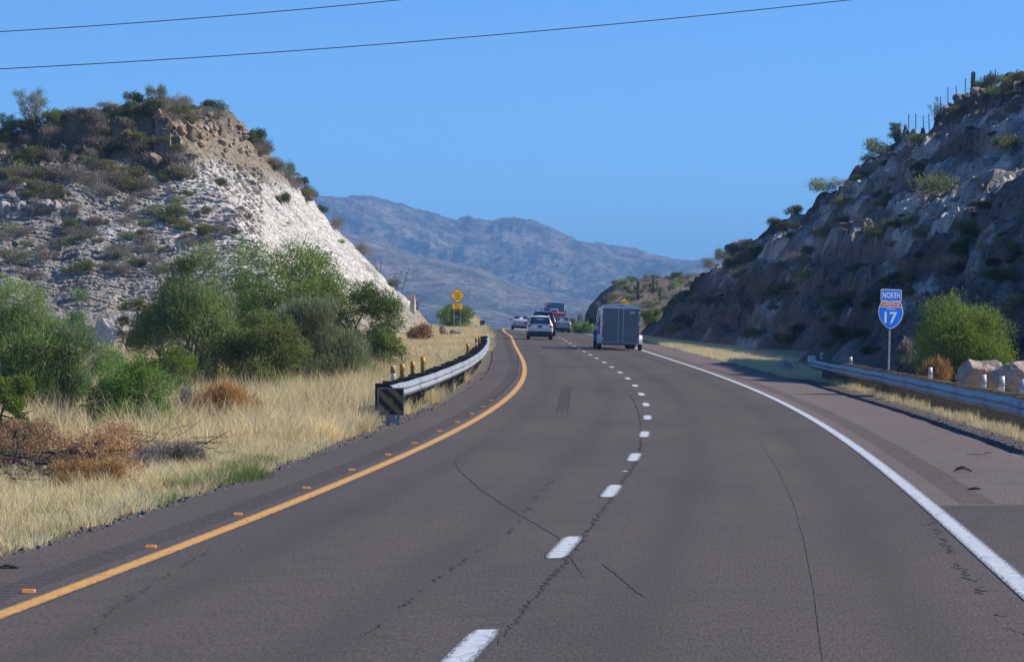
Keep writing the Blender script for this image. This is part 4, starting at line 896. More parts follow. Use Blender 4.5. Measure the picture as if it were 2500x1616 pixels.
# --------------------------------- blue dually pickup ahead of the trailer
def pickup():
    Y = 218.6; t = place_vehicle('pickup_truck', 1500, Y, 'blue pickup truck with cream cab, mostly hidden by the cargo trailer it tows', 'truck', ctr=6.02)
    bm = NB(); bx(bm, -1.0, 1.0, 0, 2.4, .55, 1.30, .05); obj('cargo_bed', bm, MA['blue'], t)
    st = [(2.4, .55, 1.45, 2.0, .95, 1.03, .82), (2.6, .50, 1.45, 2.28, .95, 1.03, .85), (4.2, .5, 1.42, 2.36, .95, 1.03, .85), (4.6, .5, 1.4, 2.25, .95, 1.03, .83), (5.1, .5, 1.35, 1.5, .95, 1.03, .85), (6.3, .5, 1.25, 1.38, .95, 1.0, .82), (6.5, .6, 1.1, 1.2, .9, .95, .78)]
    loft('cab', st, MA['blue'], t); bm = NB(); bx(bm, -.90, .90, 2.44, 4.7, 1.55, 2.40, .07); obj('cab_upper', bm, MA['cream'], t)
    for sd in (-1, 1):
        quadpanel('side_window', [(sd * 1.0, 2.8, 1.55), (sd * 1.0, 4.5, 1.52), (sd * .91, 4.4, 2.18), (sd * .91, 2.9, 2.2)][::sd], MA['glass'], t, .02)
        n = 12; bm = NB(); cyl(bm, (sd * 1.0, 1.25, .52), (sd * 1.24, 1.25, .52), .62, n=24); geom = list(bm.verts) + list(bm.edges) + list(bm.faces)
        bmesh.ops.bisect_plane(bm, geom=geom, plane_co=(0, 0, .45), plane_no=(0, 0, -1), clear_outer=True); bmesh.ops.holes_fill(bm, edges=bm.edges); obj('rear_fender', bm, MA['blue'], t)
        for xx in (sd * .86, sd * 1.11): wheel(t, xx, 1.25, .40, .23)
        wheel(t, sd * .92, 5.3, .40, .25)
        bm = NB(); bx(bm, sd * 1.32 - .12, sd * 1.32 + .12, 4.5, 4.6, 1.42, 1.75, .04); cyl(bm, (sd * 1.0, 4.55, 1.5), (sd * 1.25, 4.55, 1.5), .03, n=6); cyl(bm, (sd * 1.0, 4.55, 1.62), (sd * 1.25, 4.55, 1.62), .03, n=6); obj('towing_mirror', bm, MA['black'], t)
        bm = NB(); bx(bm, sd * .92 - .07, sd * .92 + .07, -.03, .02, .85, 1.2, .02); obj('tail_light', bm, MA['taillight'], t)
    bm = NB(); bx(bm, -1.0, 1.0, -.12, .05, .5, .72, .03); obj('rear_bumper', bm, MA['trim'], t)
pickup()
# --------------------------------- red tow truck with the dark blue rear glass
def towtruck():
    t = place_vehicle('tow_truck', 1352, 380, 'bright red tow truck with dark blue cab glass, tallest vehicle in the queue', 'truck')
    bm = NB(); bx(bm, -1.12, 1.12, 0, 3.6, .75, 1.75, .08); obj('body', bm, MA['red'], t)
    bm = NB(); bx(bm, -1.15, 1.15, .1, 3.5, 1.75, 2.05, .1); obj('deck', bm, MA['red'], t)
    MA['cabglass'] = simple('blue_cab_glass', (.01, .035, .16), .12, coat=1.0)
    st = [(3.7, .8, 1.9, 3.05, 1.02, 1.07, 1.0), (3.9, .8, 1.9, 3.12, 1.02, 1.07, 1.0), (5.4, .8, 1.8, 3.12, 1.02, 1.07, 1.0), (6.0, .8, 1.6, 2.2, 1.02, 1.07, .95), (7.0, .8, 1.5, 1.7, 1.0, 1.02, .9)]
    loft('cab', st, MA['cabglass'], t)
    quadpanel('rear_window', [(-.90, 3.68, 2.20), (.90, 3.68, 2.20), (.86, 3.68, 3.0), (-.86, 3.68, 3.0)], MA['cabglass'], t, -.02)
    bm = NB()
    for a, b in (((-1.0, 3.4, 2.1), (1.0, 3.4, 2.1)), ((-.36, 3.4, 2.1), (-.36, 3.4, 2.42)), ((.36, 3.4, 2.1), (.36, 3.4, 2.42)), ((-.36, 3.4, 2.42), (.36, 3.4, 2.42)), ((-.92, 3.5, 2.6), (-.92, 3.5, 2.95)), ((-.92, 3.5, 2.95), (-.68, 3.5, 2.95))): cyl(bm, a, b, .045, n=6)
    obj('rack', bm, MA['white'], t)
    bm = NB(); bx(bm, -.06, .06, 3.35, 3.5, 2.9, 3.0); obj('roof_lamp', bm, MA['white'], t).location.x = -.5
    bm = NB(); cyl(bm, (.35, -.01, 1.45), (.35, .05, 1.45), .13, n=16); obj('hazard_lamp', bm, MA['amber'], t)
    bm = NB()
    for k in range(4): bx(bm, .55 + k * .13, .63 + k * .13, -.02, .02, 1.30, 1.55)
    obj('tool_pocket', bm, MA['taillight'], t)
    for sd in (-1, 1):
        for yy in (1.2, 5.9): wheel(t, sd * .98, yy, .46, .30)
        bm = NB(); bx(bm, sd * 1.22 - .06, sd * 1.22 + .06, 5.4, 5.5, 2.0, 2.4, .02); obj('wing_mirror', bm, MA['black'], t)
        bm = NB(); bx(bm, sd * .95 - .1, sd * .95 + .1, -.02, .02, .82, .95); obj('tail_light', bm, MA['taillight'], t)
towtruck()
# ------------------------------------------------------------------ wire fence on the right hill crest
def fence():
    tops = [(2219, 850/5.13+150, 915/5.13+150), (2235.5, 300, 327), (2255, 285.5, 309), (2269, 272, 307), (2282, 260, 301), (2296, 248, 291), (2314.5, 240.5, 265.5), (2335, 231, 243), (2356.5, 218, 225), (2405, 177.5, 221), (2418, 180, 226), (2431, 183, 226)]
    base = None; pts = []
    for px, pt, pb in tops:
        h = None
        for q in np.arange(pb - 24, pb + 110, 1.0):
            h = hit(px, q)
            if h and h[1] < 360: break
        if not h: continue
        pts.append(h)
    b = pts[0]; t = thing('wire_fence', b, 'thin wire fence on steel posts climbing the skyline of the right hill', 'fence')
    top = []
    for p in pts:
        q = (p[0] - b[0], p[1] - b[1], p[2] - b[2]); bm = NB(); lean = random.uniform(-.06, .03); cyl(bm, (q[0], q[1], q[2] - .3), (q[0] + lean, q[1], q[2] + 1.45), .038, n=6); obj('post', bm, MA['deadwood'], t); top.append((q[0] + lean, q[1], q[2]))
    for k in (.55, .95, 1.35):
        P = []
        for a, c in zip(top[:-1], top[1:]):
            for s in np.linspace(0, 1, 6)[:-1]: P.append([a[i] + (c[i] - a[i]) * s for i in range(3)]); P[-1][2] += k - .10 * math.sin(math.pi * s)
        V, F = tubes([(P, np.full(len(P), .008))], 4); npmesh('wire', V, F, MA['galvd'], parent=t)
fence()
# ------------------------------------------------------------------ plants
def crown_points(clumps, n, r, hollow=.5, gap=.0, seed=0):
    c = np.array([k[:3] for k in clumps], float); s = np.array([k[3:6] for k in clumps], float)
    w = s.prod(1) ** .75; w /= w.sum(); i = r.choice(len(c), n, p=w); d = r.normal(size=(n, 3)); d /= np.linalg.norm(d, axis=1)[:, None]
    rad = hollow + (1 - hollow) * r.random(n) ** .7; rad *= r.random(n) ** .12
    P = c[i] + d * s[i] * rad[:, None]; tone = (i * 0.6180339) % 1.0
    return P, d, i, tone
def slivers(P, D, L, Wd, r, tri=True):
    n = len(P); D = D / (np.linalg.norm(D, axis=1)[:, None] + 1e-9); q = r.normal(size=(n, 3)); sd = np.cross(D, q); sd /= np.linalg.norm(sd, axis=1)[:, None] + 1e-9
    L = np.broadcast_to(L, n)[:, None]; Wd = np.broadcast_to(Wd, n)[:, None]
    A = P - sd * Wd * .5 + D * L * .3; B = P + sd * Wd * .5 + D * L * .3; Tt = P + D * L
    V = np.stack([P, B, Tt, A], 1).reshape(-1, 3); F = np.arange(4 * n).reshape(n, 4); return V, F
def leaf_mesh(name, clumps, n, L, Wd, mat, seed, up=.5, out=.8, rnd=.7, parent=None, hollow=.45, cluster=1, gapf=0.0, flat=.0):
    r = np.random.default_rng(seed); m = max(1, n // cluster); P, d, ci, tone = crown_points(clumps, m, r, hollow)
    if gapf:
        nz = fbm(P[:, 0] * 1.6 + P[:, 1] * .7, P[:, 2] * 1.9 + P[:, 1] * .8, 3, seed); keep = nz > gapf - .5; P, d, tone = P[keep], d[keep], tone[keep]; m = len(P)
    tone = .5 * tone + .35 * r.random(m)
    if cluster > 1:
        P = np.repeat(P, cluster, 0) + r.normal(size=(m * cluster, 3)) * L * .55; d = np.repeat(d, cluster, 0); tone = np.repeat(tone, cluster)
    D = d * out + r.normal(size=P.shape) * rnd + np.array([0, 0, up]); ll = L * (.6 + .8 * r.random(len(P)))
    V, F = slivers(P, D, ll, Wd * (.7 + .6 * r.random(len(P))), r); tone = np.clip(tone + .15 * r.random(len(P)), 0, 1)
    return npmesh(name, V, F, mat, False, attrs={'tone': np.repeat(tone, 4)}, parent=parent)
def limbs(root, tips, r0, seed, bend=.25, stems=1):
    r = np.random.default_rng(seed); paths = []
    for t in tips:
        t = np.array(t, float); a = np.array(root, float) + np.r_[r.normal(size=2) * .12 * stems, 0]; n = 9; s = np.linspace(0, 1, n)[:, None]; L = np.linalg.norm(t - a)
        mid = a * (1 - s) + t * s; mid += np.sin(s * math.pi) * r.normal(size=3) * bend * L * .35; mid[:, 2] += (np.sin(s * math.pi) * .12 * L)[:, 0] * -1 * 0
        mid += r.normal(size=mid.shape) * .02 * L * s; paths.append((mid, r0 * (1 - .82 * s[:, 0])))
        for k in (4, 5, 6, 7):
            for _ in range(2):
                d = r.normal(size=3); d[2] = abs(d[2]) * .8; d /= np.linalg.norm(d); e = mid[k] + d * L * (.15 + .22 * r.random())
                paths.append((np.array([mid[k], (mid[k] + e) / 2 + r.normal(size=3) * .03 * L, e]), np.array([r0 * .35, r0 * .22, r0 * .07])))
    return paths
def bush(name, px, py_top, py_base, Y, wpx, label, cat, leafm, barkm, n=14000, L=.10, Wd=.016, clumps=None, seed=1, up=.5, out=.8, rnd=.7, gap=.0, cluster=4, twigs=9, r0=.05, nm='crown', hollow=.45, group=None, ncl=26, shape='dome', z=None):
    X = at(px, Y); z0 = gz(X, Y) if z is None else z; H = (py_base - py_top) / 9100 * Y; ztop = (770 - py_top) / 9100 * Y + CAMZ; H = ztop - z0; Wm = wpx / 9100 * Y
    t = thing(name, (X, Y, z0 - .05), label, cat, group); r = np.random.default_rng(seed)
    if clumps is None:
        clumps = []
        for k in range(int(ncl * 1.5)):
            d = r.normal(size=3); d /= np.linalg.norm(d)
            if shape == 'vase': d[2] = abs(d[2]) * 1.0 - .15
            rad = .74 * (.45 + .55 * r.random() ** .5); hx = .5 * Wm; lump = 1 + .16 * math.sin(3.1 * math.atan2(d[1], d[0]) + seed) + .12 * math.sin(5 * d[2] + seed)
            c = (d[0] * hx * rad * lump, d[1] * hx * .8 * rad, H * .47 + d[2] * H * .66 * rad * lump); s = hx * (.16 + .20 * r.random() ** 1.5)
            clumps.append((c[0], c[1], max(c[2], s * .35), s * 1.15, s, min(s, H * .3) * (.75 + .3 * r.random())))
    leaf_mesh(nm, clumps, int(n * 1.15), L, max(Wd * 1.5, Y * .00018), leafm, seed, up, out, rnd, t, hollow, cluster, gap)
    tips = [clumps[i][:3] for i in r.choice(len(clumps), min(twigs, len(clumps)), replace=False)]
    V, F = tubes(limbs((0, 0, 0), tips, r0, seed)); npmesh('trunk', V, F, barkm, True, parent=t)
    return t
M_ = MA
# big shrubs and trees of the left verge
bush('mesquite_tree', 676, 574, 930, 140, 440, 'tall dark green mesquite with a broad rounded crown against the white slope', 'tree', M_['mesquite'], M_['bark'], 46000, .10, .022, seed=11, ncl=44, cluster=6, gap=.20, r0=.10, twigs=14)
bush('mesquite_tree', 893, 680, 905, 136, 230, 'dark green mesquite lobe nearest the pale cliff foot, right end of the thicket', 'tree', M_['mesquite'], M_['bark'], 24000, .09, .02, seed=12, ncl=28, cluster=6, gap=.20, r0=.07)
bush('mesquite_tree', 805, 632, 880, 141, 230, 'green mesquite crown between the tallest tree and the right end of the thicket', 'tree', M_['mesquite'], M_['bark'], 16000, .09, .02, seed=19, ncl=22, cluster=6, gap=.15, r0=.07)
bush('broom_shrub', 762, 720, 945, 112, 240, 'large fine grey-green broom-like shrub with hazy upright twigs, right of the olive one', 'shrub', M_['greygreen'], M_['bark'], 30000, .22, .009, seed=13, ncl=26, cluster=3, up=1.5, rnd=.45, out=.5, gap=.0)
bush('creosote_shrub', 640, 738, 968, 101, 270, 'dense olive green shrub in the middle of the thicket above the rust coloured bush', 'shrub', leaf('olive_green_leaves', (.09, .12, .03), (.26, .31, .095), .5), M_['bark'], 34000, .07, .016, seed=14, ncl=34, cluster=5, gap=.12)
bush('palo_verde_tree', 455, 592, 975, 101, 290, 'airy palo verde with yellow-green limbs showing through its thin crown', 'tree', M_['paloverde'], M_['greenbark'], 26000, .17, .010, seed=15, ncl=34, cluster=3, up=.9, gap=.30, r0=.055, twigs=20, shape='vase')
bush('palo_verde_tree', 70, 705, 1030, 80, 290, 'wide green palo verde filling the left edge of the photo', 'tree', M_['paloverde'], M_['greenbark'], 38000, .14, .009, seed=16, ncl=36, cluster=4, up=.8, gap=.16, r0=.06, twigs=16)
bush('palo_verde_tree', 175, 700, 820, 115, 150, 'small bright green palo verde top behind the one at the left edge', 'tree', leaf('fresh_green_leaves', (.075, .14, .045), (.21, .34, .12)), M_['greenbark'], 9000, .15, .012, seed=17, ncl=14, cluster=3, up=1.0, gap=.1)
bush('mesquite_shrub', 305, 860, 1050, 72, 270, 'low spreading bright green mesquite shrub in front of the thicket', 'shrub', leaf('mid_green_leaves', (.06, .13, .025), (.20, .36, .075), .5), M_['bark'], 30000, .055, .012, seed=18, ncl=30, cluster=5, gap=.2, r0=.03)
bush('broom_shrub', 160, 745, 1030, 80, 150, 'thin blue-green upright shrub between the left edge tree and the pale boulder', 'shrub', leaf('blue_green_twigs', (.09, .14, .08), (.23, .32, .19), .45), M_['bark'], 15000, .16, .008, seed=20, ncl=20, cluster=3, up=1.2, rnd=.5, gap=.25)
bush('mesquite_shrub', 20, 880, 1085, 66, 150, 'bright green leafy shrub over the dead branches at the left edge', 'shrub', M_['bright'], M_['bark'], 12000, .05, .014, seed=23, ncl=18, cluster=4, gap=.25)
bush('creosote_shrub', 330, 690, 760, 150, 110, 'low dark olive shrub on the slope foot above the pale boulder', 'shrub', M_['olive'], M_['bark'], 7000, .08, .02, seed=24, ncl=14, cluster=4)
bush('palo_verde_shrub', 1108, 738, 800, 324, 108, 'dark green bush behind the yellow warning sign', 'shrub', M_['mesquite'], M_['bark'], 12000, .12, .035, seed=25, ncl=24, cluster=5, gap=.1)
bush('rust_shrub', 553, 940, 1045, 76, 185, 'rounded rust-orange bush in the straw grass below the green thicket', 'shrub', M_['rust'], M_['bark'], 16000, .16, .008, seed=26, ncl=14, cluster=3, up=1.3, rnd=.45, hollow=.3)
bush('rust_shrub', 1025, 795, 850, 235, 75, 'orange-brown bush at the cliff foot beside the right end of the thicket', 'shrub', M_['rust'], M_['bark'], 5000, .18, .02, seed=27, ncl=10, cluster=3, up=1.1)
bush('brittle_shrub', 235, 1040, 1150, 57, 330, 'dry brown leafy bush with tan leaves behind the dead branch pile', 'shrub', M_['drybrown'], M_['deadwood'], 18000, .045, .014, seed=28, ncl=22, cluster=4, gap=.15)
bush('brittle_shrub', 225, 1120, 1205, 49, 290, 'low rust-brown twiggy bush in front of the tan leafy bush', 'shrub', M_['rust'], M_['deadwood'], 15000, .05, .006, seed=29, ncl=18, cluster=3, gap=.1)
bush('brittle_shrub', 410, 1085, 1170, 55, 260, 'flat tangle of dry grey-brown twigs in the straw grass', 'shrub', M_['greybrown'], M_['deadwood'], 13000, .07, .006, seed=30, ncl=18, cluster=3, gap=.1, r0=.012, twigs=18)
bush('brittle_shrub', 60, 1010, 1140, 58, 260, 'dry tan foliage heap at the left edge below the green shrub', 'shrub', M_['drybrown'], M_['deadwood'], 14000, .045, .012, seed=31, ncl=18, cluster=4, gap=.1)
bush('brittle_shrub', 465, 945, 1030, 80, 80, 'dark brown dead bush between the low green shrub and the rust bush', 'shrub', M_['greybrown'], M_['deadwood'], 5000, .12, .008, seed=32, ncl=8, cluster=3, up=1.0)
bush('mesquite_shrub', 545, 830, 975, 104, 220, 'shadowed dark green shrub low in the thicket left of the olive one', 'shrub', M_['mesquite'], M_['bark'], 12000, .08, .018, seed=71, ncl=20, cluster=5)
bush('palo_verde_shrub', 265, 850, 960, 98, 200, 'soft green palo verde scrub behind the low bright green shrub', 'shrub', M_['paloverde'], M_['greenbark'], 14000, .13, .010, seed=72, ncl=22, cluster=4, up=.9, gap=.1)
bush('broom_shrub', 510, 720, 965, 106, 200, 'grey-green shrub filling the gap between the airy palo verde and olive shrub', 'shrub', M_['greygreen'], M_['bark'], 15000, .16, .009, seed=73, ncl=22, cluster=3, up=1.2, rnd=.5)
bush('mesquite_shrub', 400, 850, 1010, 88, 200, 'dark green understorey shrub below the airy palo verde', 'shrub', M_['mesquite'], M_['bark'], 10000, .07, .014, seed=74, ncl=18, cluster=5)
bush('mesquite_tree', 590, 640, 900, 143, 220, 'green mesquite crown behind the airy palo verde, left of the tallest tree', 'tree', M_['mesquite'], M_['bark'], 15000, .10, .02, seed=75, ncl=24, cluster=6, gap=.15, r0=.07)
bush('mesquite_shrub', 930, 790, 905, 128, 130, 'low green mesquite skirt at the right end of the thicket', 'shrub', M_['mesquite'], M_['bark'], 9000, .08, .018, seed=76, ncl=18, cluster=5, gap=.1)
bush('broom_shrub', 850, 800, 935, 118, 150, 'grey-green low shrub right of the large broom-like shrub', 'shrub', M_['greygreen'], M_['bark'], 12000, .16, .009, seed=77, ncl=20, cluster=3, up=1.2, rnd=.5)
bush('palo_verde_shrub', 110, 800, 1000, 88, 170, 'soft green scrub between the left edge tree and the blue-green shrub', 'shrub', M_['paloverde'], M_['greenbark'], 12000, .12, .010, seed=78, ncl=20, cluster=4, up=.9, gap=.1)
# right of the road
bush('palo_verde_tree', 2345, 695, 930, 112, 290, 'bright yellow-green palo verde behind the right guard rail', 'tree', M_['bright'], M_['greenbark'], 34000, .15, .009, seed=33, ncl=34, cluster=4, up=.5, rnd=.8, gap=.34, r0=.05, twigs=16)
bush('rust_shrub', 2288, 888, 950, 108, 90, 'rust-brown upright bush between the route sign and the big boulder', 'shrub', M_['rust'], M_['bark'], 8000, .2, .007, seed=34, ncl=10, cluster=3, up=1.5, rnd=.4)
bush('brittle_shrub', 2225, 820, 900, 124, 90, 'grey-tan dry bush at the lower left of the yellow-green palo verde', 'shrub', M_['greybrown'], M_['bark'], 7000, .12, .01, seed=35, ncl=12, cluster=3)
bush('creosote_shrub', 2480, 820, 870, 128, 90, 'dark green shrub behind the boulder at the right edge', 'shrub', M_['darkgreen'], M_['bark'], 6000, .09, .02, seed=36, ncl=12, cluster=4)
bush('palo_verde_shrub', 1592, 735, 775, 345, 60, 'yellow-green bush at the shaded foot of the right hill above the trailer', 'shrub', M_['bright'], M_['bark'], 8000, .16, .035, seed=37, ncl=16, cluster=4)
bush('palo_verde_shrub', 1424, 786, 815, 405, 70, 'bright green scrub beside the far guard rail', 'shrub', M_['bright'], M_['bark'], 8000, .2, .04, seed=38, ncl=16, cluster=4, group=None)
bush('palo_verde_shrub', 1380, 796, 818, 400, 50, 'low green scrub right behind the grey sedan', 'shrub', M_['bright'], M_['bark'], 5000, .2, .04, seed=39, ncl=12, cluster=4)
bush('creosote_shrub', 1405, 768, 800, 430, 60, 'pale olive bush above the green scrub beyond the grey sedan', 'shrub', M_['greygreen'], M_['bark'], 5000, .2, .04, seed=40, ncl=12, cluster=4)
# dead branches at the left edge
def branch_pile(px, py, Y, wpx, n, label, mat, seed, th=.022):
    r = np.random.default_rng(seed); X = at(px, Y); z = gz(X, Y); Wm = wpx / 9100 * Y; paths = []
    for k in range(n):
        a = np.array([r.uniform(-.5, .5) * Wm, r.uniform(-.8, .8), r.random() * .55]); d = np.array([r.normal(), r.normal() * .6, r.normal() * .25]); d /= np.linalg.norm(d); L = Wm * (.25 + .5 * r.random())
        s = np.linspace(0, 1, 8)[:, None]; P = a + d * L * s + np.cumsum(r.normal(size=(8, 3)) * .018 * L, 0); P[:, 2] = np.abs(P[:, 2]) + .03
        paths.append((P, th * (.4 + r.random()) * (1 - .75 * s[:, 0])))
        for j in (3, 5, 6):
            e = P[j] + r.normal(size=3) * .16 * L; e[2] = abs(e[2]) + .02; paths.append((np.array([P[j], (P[j] + e) / 2 + r.normal(size=3) * .02, e]), np.array([th * .35, th * .25, th * .08])))
    V, F = tubes(paths); o = npmesh('dead_branches', V, F, mat, True); o.location = (X, Y, z); return tag(o, label, 'dead branches', 'piles of dead branches')
branch_pile(70, 1130, 54, 190, 60, 'pile of dark dead branches at the left edge of the photo', M_['deadwood'], 41)
branch_pile(110, 1175, 50, 150, 50, 'low litter of pale brown twigs in front of the dark dead branches', simple('reddish_twigs', (.19, .11, .07), .9, var=.4), 42, .012)
branch_pile(430, 1120, 57, 230, 46, 'thin dark dry twigs sprawled over the straw grass mid left', M_['deadwood'], 43, .009)
# ---------------------------------- desert shrub kinds for the hillsides
def shrub_mesh(kind, seed):
    r = np.random.default_rng(seed); cl = []
    for k in range(9):
        a = r.random() * 6.28; q = r.random() ** .5 * .62; cl.append((math.cos(a) * q, math.sin(a) * q, .22 + .5 * r.random() * (1 - q * .6), .30, .30, .26))
    spec = {'olive': ('olive', 1500, .12, .040, .6), 'grey': ('greybrown', 1300, .20, .020, .8), 'dark': ('darkgreen', 1700, .11, .045, .5), 'yellow': ('bright', 1300, .14, .035, .7), 'tan': ('drybrown', 1100, .18, .022, .8), 'green': ('greygreen', 1400, .15, .032, .7)}[kind]
    o = leaf_mesh('desert_shrub', cl, spec[1], spec[2], spec[3], MA[spec[0]], seed, spec[4], .8, .6, None, .4, 3); me = o.data; COL.objects.unlink(o); bpy.data.objects.remove(o); return me
SH = {k: [shrub_mesh(k, 100 + 10 * i + j) for j in range(3)] for i, k in enumerate(('olive', 'grey', 'dark', 'yellow', 'tan', 'green'))}
KN = {'olive': 'olive_bush', 'grey': 'grey_brown_bush', 'dark': 'dark_green_bush', 'yellow': 'yellow_green_bush', 'tan': 'dry_bush', 'green': 'grey_green_bush'}  # all generic desert shrubs; names only mark the foliage tone
CN = {'olive': 'olive green', 'grey': 'grey-brown', 'dark': 'dark green', 'yellow': 'yellow-green', 'tan': 'dry tan', 'green': 'grey-green'}
def put_shrub(kind, p, s, label, group=None, sz=1.0):
    o = bpy.data.objects.new(KN[kind], random.choice(SH[kind])); COL.objects.link(o); o.location = (p[0], p[1], p[2] - .06 * s); o.scale = (s, s, s * sz); o.rotation_euler = (0, 0, random.random() * 6.28)
    return tag(o, label, 'shrub', group)
named = [  # px, py(base), width px, kind, label
 (538, 458, 42, 'dark', 'dark green shrub casting a blue shadow, alone on the upper white slope of the left hill', 1), (692, 503, 48, 'dark', 'dark shrub hanging on the brilliant white face near the right edge of the left hill', 1.2),
 (602, 542, 30, 'olive', 'small olive shrub above the tall mesquite on the pale slope, upper of two'), (572, 575, 30, 'dark', 'small dark shrub on the pale slope just above the tall mesquite, lower of two'),
 (585, 418, 26, 'green', 'small round shrub at the top of the white slope of the left hill'), (614, 432, 20, 'olive', 'tiny olive tuft at the start of the brilliant white band'), (587, 515, 20, 'olive', 'tiny olive bush between the two clear dark shrubs on the white slope') ,
 (832, 597, 22, 'yellow', 'small yellow-green tuft on the white cliff above the mesquite'), (628, 350, 56, 'dark', 'dark bushy shrub leaning out of the skyline right of the left summit', 1.3), (700, 395, 50, 'green', 'grey-green shrub on the falling skyline below the dark leaning one', 1.1), (735, 430, 40, 'dark', 'dark shrub on the skyline halfway down the left hill', 1.2),
 (785, 480, 34, 'dark', 'dark shrub on the skyline where the left hill meets the mountains', 1), (822, 515, 44, 'grey', 'thin branching shrub on the skyline in front of the far mountain', 1.3), (890, 578, 40, 'grey', 'grey shrub on the lower skyline of the left hill', 1.0), (960, 640, 40, 'olive', 'olive shrub near the foot of the left skyline'), (1000, 700, 34, 'tan', 'tan shrub beside the pale pillar rock at the foot of the left hill'),
 (325, 255, 56, 'dark', 'dark shrub standing on the left summit skyline', 1.1), (380, 245, 50, 'green', 'pale green shrub on the summit skyline, right of the dark one', 1.5), (510, 262, 42, 'dark', 'dark round shrub at the right end of the left summit', 1), (375, 300, 66, 'dark', 'big dark bush just below the left summit, above the cliff', 1.2), (225, 285, 34, 'olive', 'olive shrub on the skyline left of the summit', 1), (275, 290, 60, 'grey', 'grey shrub on the skyline left of the dark summit shrub', .8),
 (445, 262, 60, 'tan', 'straw-coloured low shrub on top of the left summit', .7), (140, 300, 50, 'olive', 'olive scrub right of the bare tree on the left skyline', .7), (430, 410, 80, 'grey', 'wide grey shrub below the cliff band of the left hill'), (262, 430, 50, 'olive', 'olive shrub low under the dark cliff of the left hill'),
 # right hill
 (2270, 490, 130, 'green', 'large pale green shrub beside the lit gully of the right hill', .9), (2460, 375, 90, 'olive', 'broad olive shrub at the right edge above the shaded buttress', .9), (2140, 372, 80, 'green', 'grey-green bush on the skyline left of the wire fence', 1.1), (2190, 345, 50, 'yellow', 'yellow-green bush below the small crooked tree on the right skyline', .8), (2245, 355, 60, 'olive', 'olive bush just under the start of the wire fence', .8),
 (2015, 470, 70, 'green', 'bluish green bush on the skyline of the right hill, midway up', 1), (2060, 440, 44, 'tan', 'tan bush right of the bluish green skyline bush', .8), (1940, 530, 50, 'dark', 'dark bush on the lower right skyline', 1), (1888, 550, 30, 'grey', 'small grey bush on the lower right skyline', 1), (1730, 640, 40, 'grey', 'wispy grey shrub where the right hill meets the mountains', 1.5), (1770, 625, 46, 'green', 'leggy shrub on the skyline just above the far saguaros', 1.4),
 (2422, 215, 60, 'dark', 'dark bush behind the fence beside the tall saguaro', 1.2), (2480, 210, 80, 'olive', 'olive bushes on the crest at the upper right corner', .8), (2335, 290, 50, 'olive', 'olive shrub below the crag of the right summit', 1), (2440, 300, 60, 'grey', 'grey shrub under the crag at the upper right', .8), (1965, 690, 60, 'yellow', 'yellow-green shrub in the dark middle of the right hill', .8), (2150, 590, 90, 'olive', 'long olive shrub at the lower end of the lit gully', .7), (2330, 660, 80, 'tan', 'brown twiggy shrub above the yellow-green palo verde', 1), (2440, 690, 90, 'olive', 'olive shrub on the slope right above the palo verde', .7), (2130, 870, 60, 'dark', 'dark shrub left of the route sign post', .8)]
def crest_hit(px, py):
    for q in np.arange(py, py + 70, 2.0):
        h = hit(px, q)
        if h and h[1] < 560: return h
    return None
for row in named:
    px, py, w, kind, lab = row[:5]; sz = row[5] if len(row) > 5 else 1.0; h = crest_hit(px, py)
    if h: put_shrub(kind, h, w / 9100 * h[1] / 1.5, ' '.join(lab.split()[:16]), None, sz)
def spot(x, y, x0, x1, y0, y1):
    a = ['far left', 'centre left', 'centre right', 'far right'][min(3, int(4 * (x - x0) / (x1 - x0)))]; b = ['upper', 'middle', 'lower'][min(2, int(3 * (y - y0) / (y1 - y0)))]
    return f'{b} {a}'
def scatter(zone, n, poly_, kinds, sizes, where, group, seed, dens=None):
    r = np.random.default_rng(seed); P = np.array(poly_, float); x0, y0 = P.min(0); x1, y1 = P.max(0); k = 0; tries = 0
    def inside(x, y):
        c = False; j = len(P) - 1
        for i in range(len(P)):
            if (P[i, 1] > y) != (P[j, 1] > y) and x < (P[j, 0] - P[i, 0]) * (y - P[i, 1]) / (P[j, 1] - P[i, 1]) + P[i, 0]: c = not c
            j = i
        return c
    while k < n and tries < n * 12:
        tries += 1; x, y = r.uniform(x0, x1), r.uniform(y0, y1)
        if not inside(x, y): continue
        if dens is not None and r.random() > dens(x, y): continue
        h = hit(x, y)
        if not h or h[1] > 560: continue
        kd = kinds[int(r.integers(len(kinds)))]; w = r.uniform(*sizes)
        put_shrub(kd, h, w / 9100 * h[1] / 1.35, f'{CN[kd]} shrub {where}, {spot(x, y, x0, x1, y0, y1)}', f'{group}', r.uniform(.6, 1.05)); k += 1
scatter('crest', 60, [(0, 330), (140, 300), (240, 285), (400, 262), (540, 270), (560, 300), (420, 318), (300, 330), (150, 370), (0, 385)], ['olive', 'grey', 'grey', 'olive', 'olive', 'dark'], (28, 58), 'in the scrub on top of the left hill', 'scrub on the left hilltop', 51)
scatter('under', 85, [(0, 385), (300, 345), (420, 370), (480, 400), (440, 450), (300, 480), (0, 500)], ['olive', 'grey', 'grey', 'dark', 'olive', 'grey'], (32, 70), 'on the dark slope under the left cliff', 'shrubs under the left cliff', 52)
scatter('mid', 95, [(0, 500), (300, 470), (460, 440), (520, 520), (560, 600), (480, 640), (300, 700), (0, 700)], ['grey', 'grey', 'olive', 'grey', 'green'], (24, 58), 'on the grey rubble slope of the left hill', 'shrubs on the left rubble slope', 53)
scatter('white', 14, [(500, 440), (620, 430), (760, 560), (640, 600), (540, 560)], ['grey', 'grey', 'tan'], (10, 24), 'on the white slope of the left hill', 'tiny shrubs on the white slope', 54)
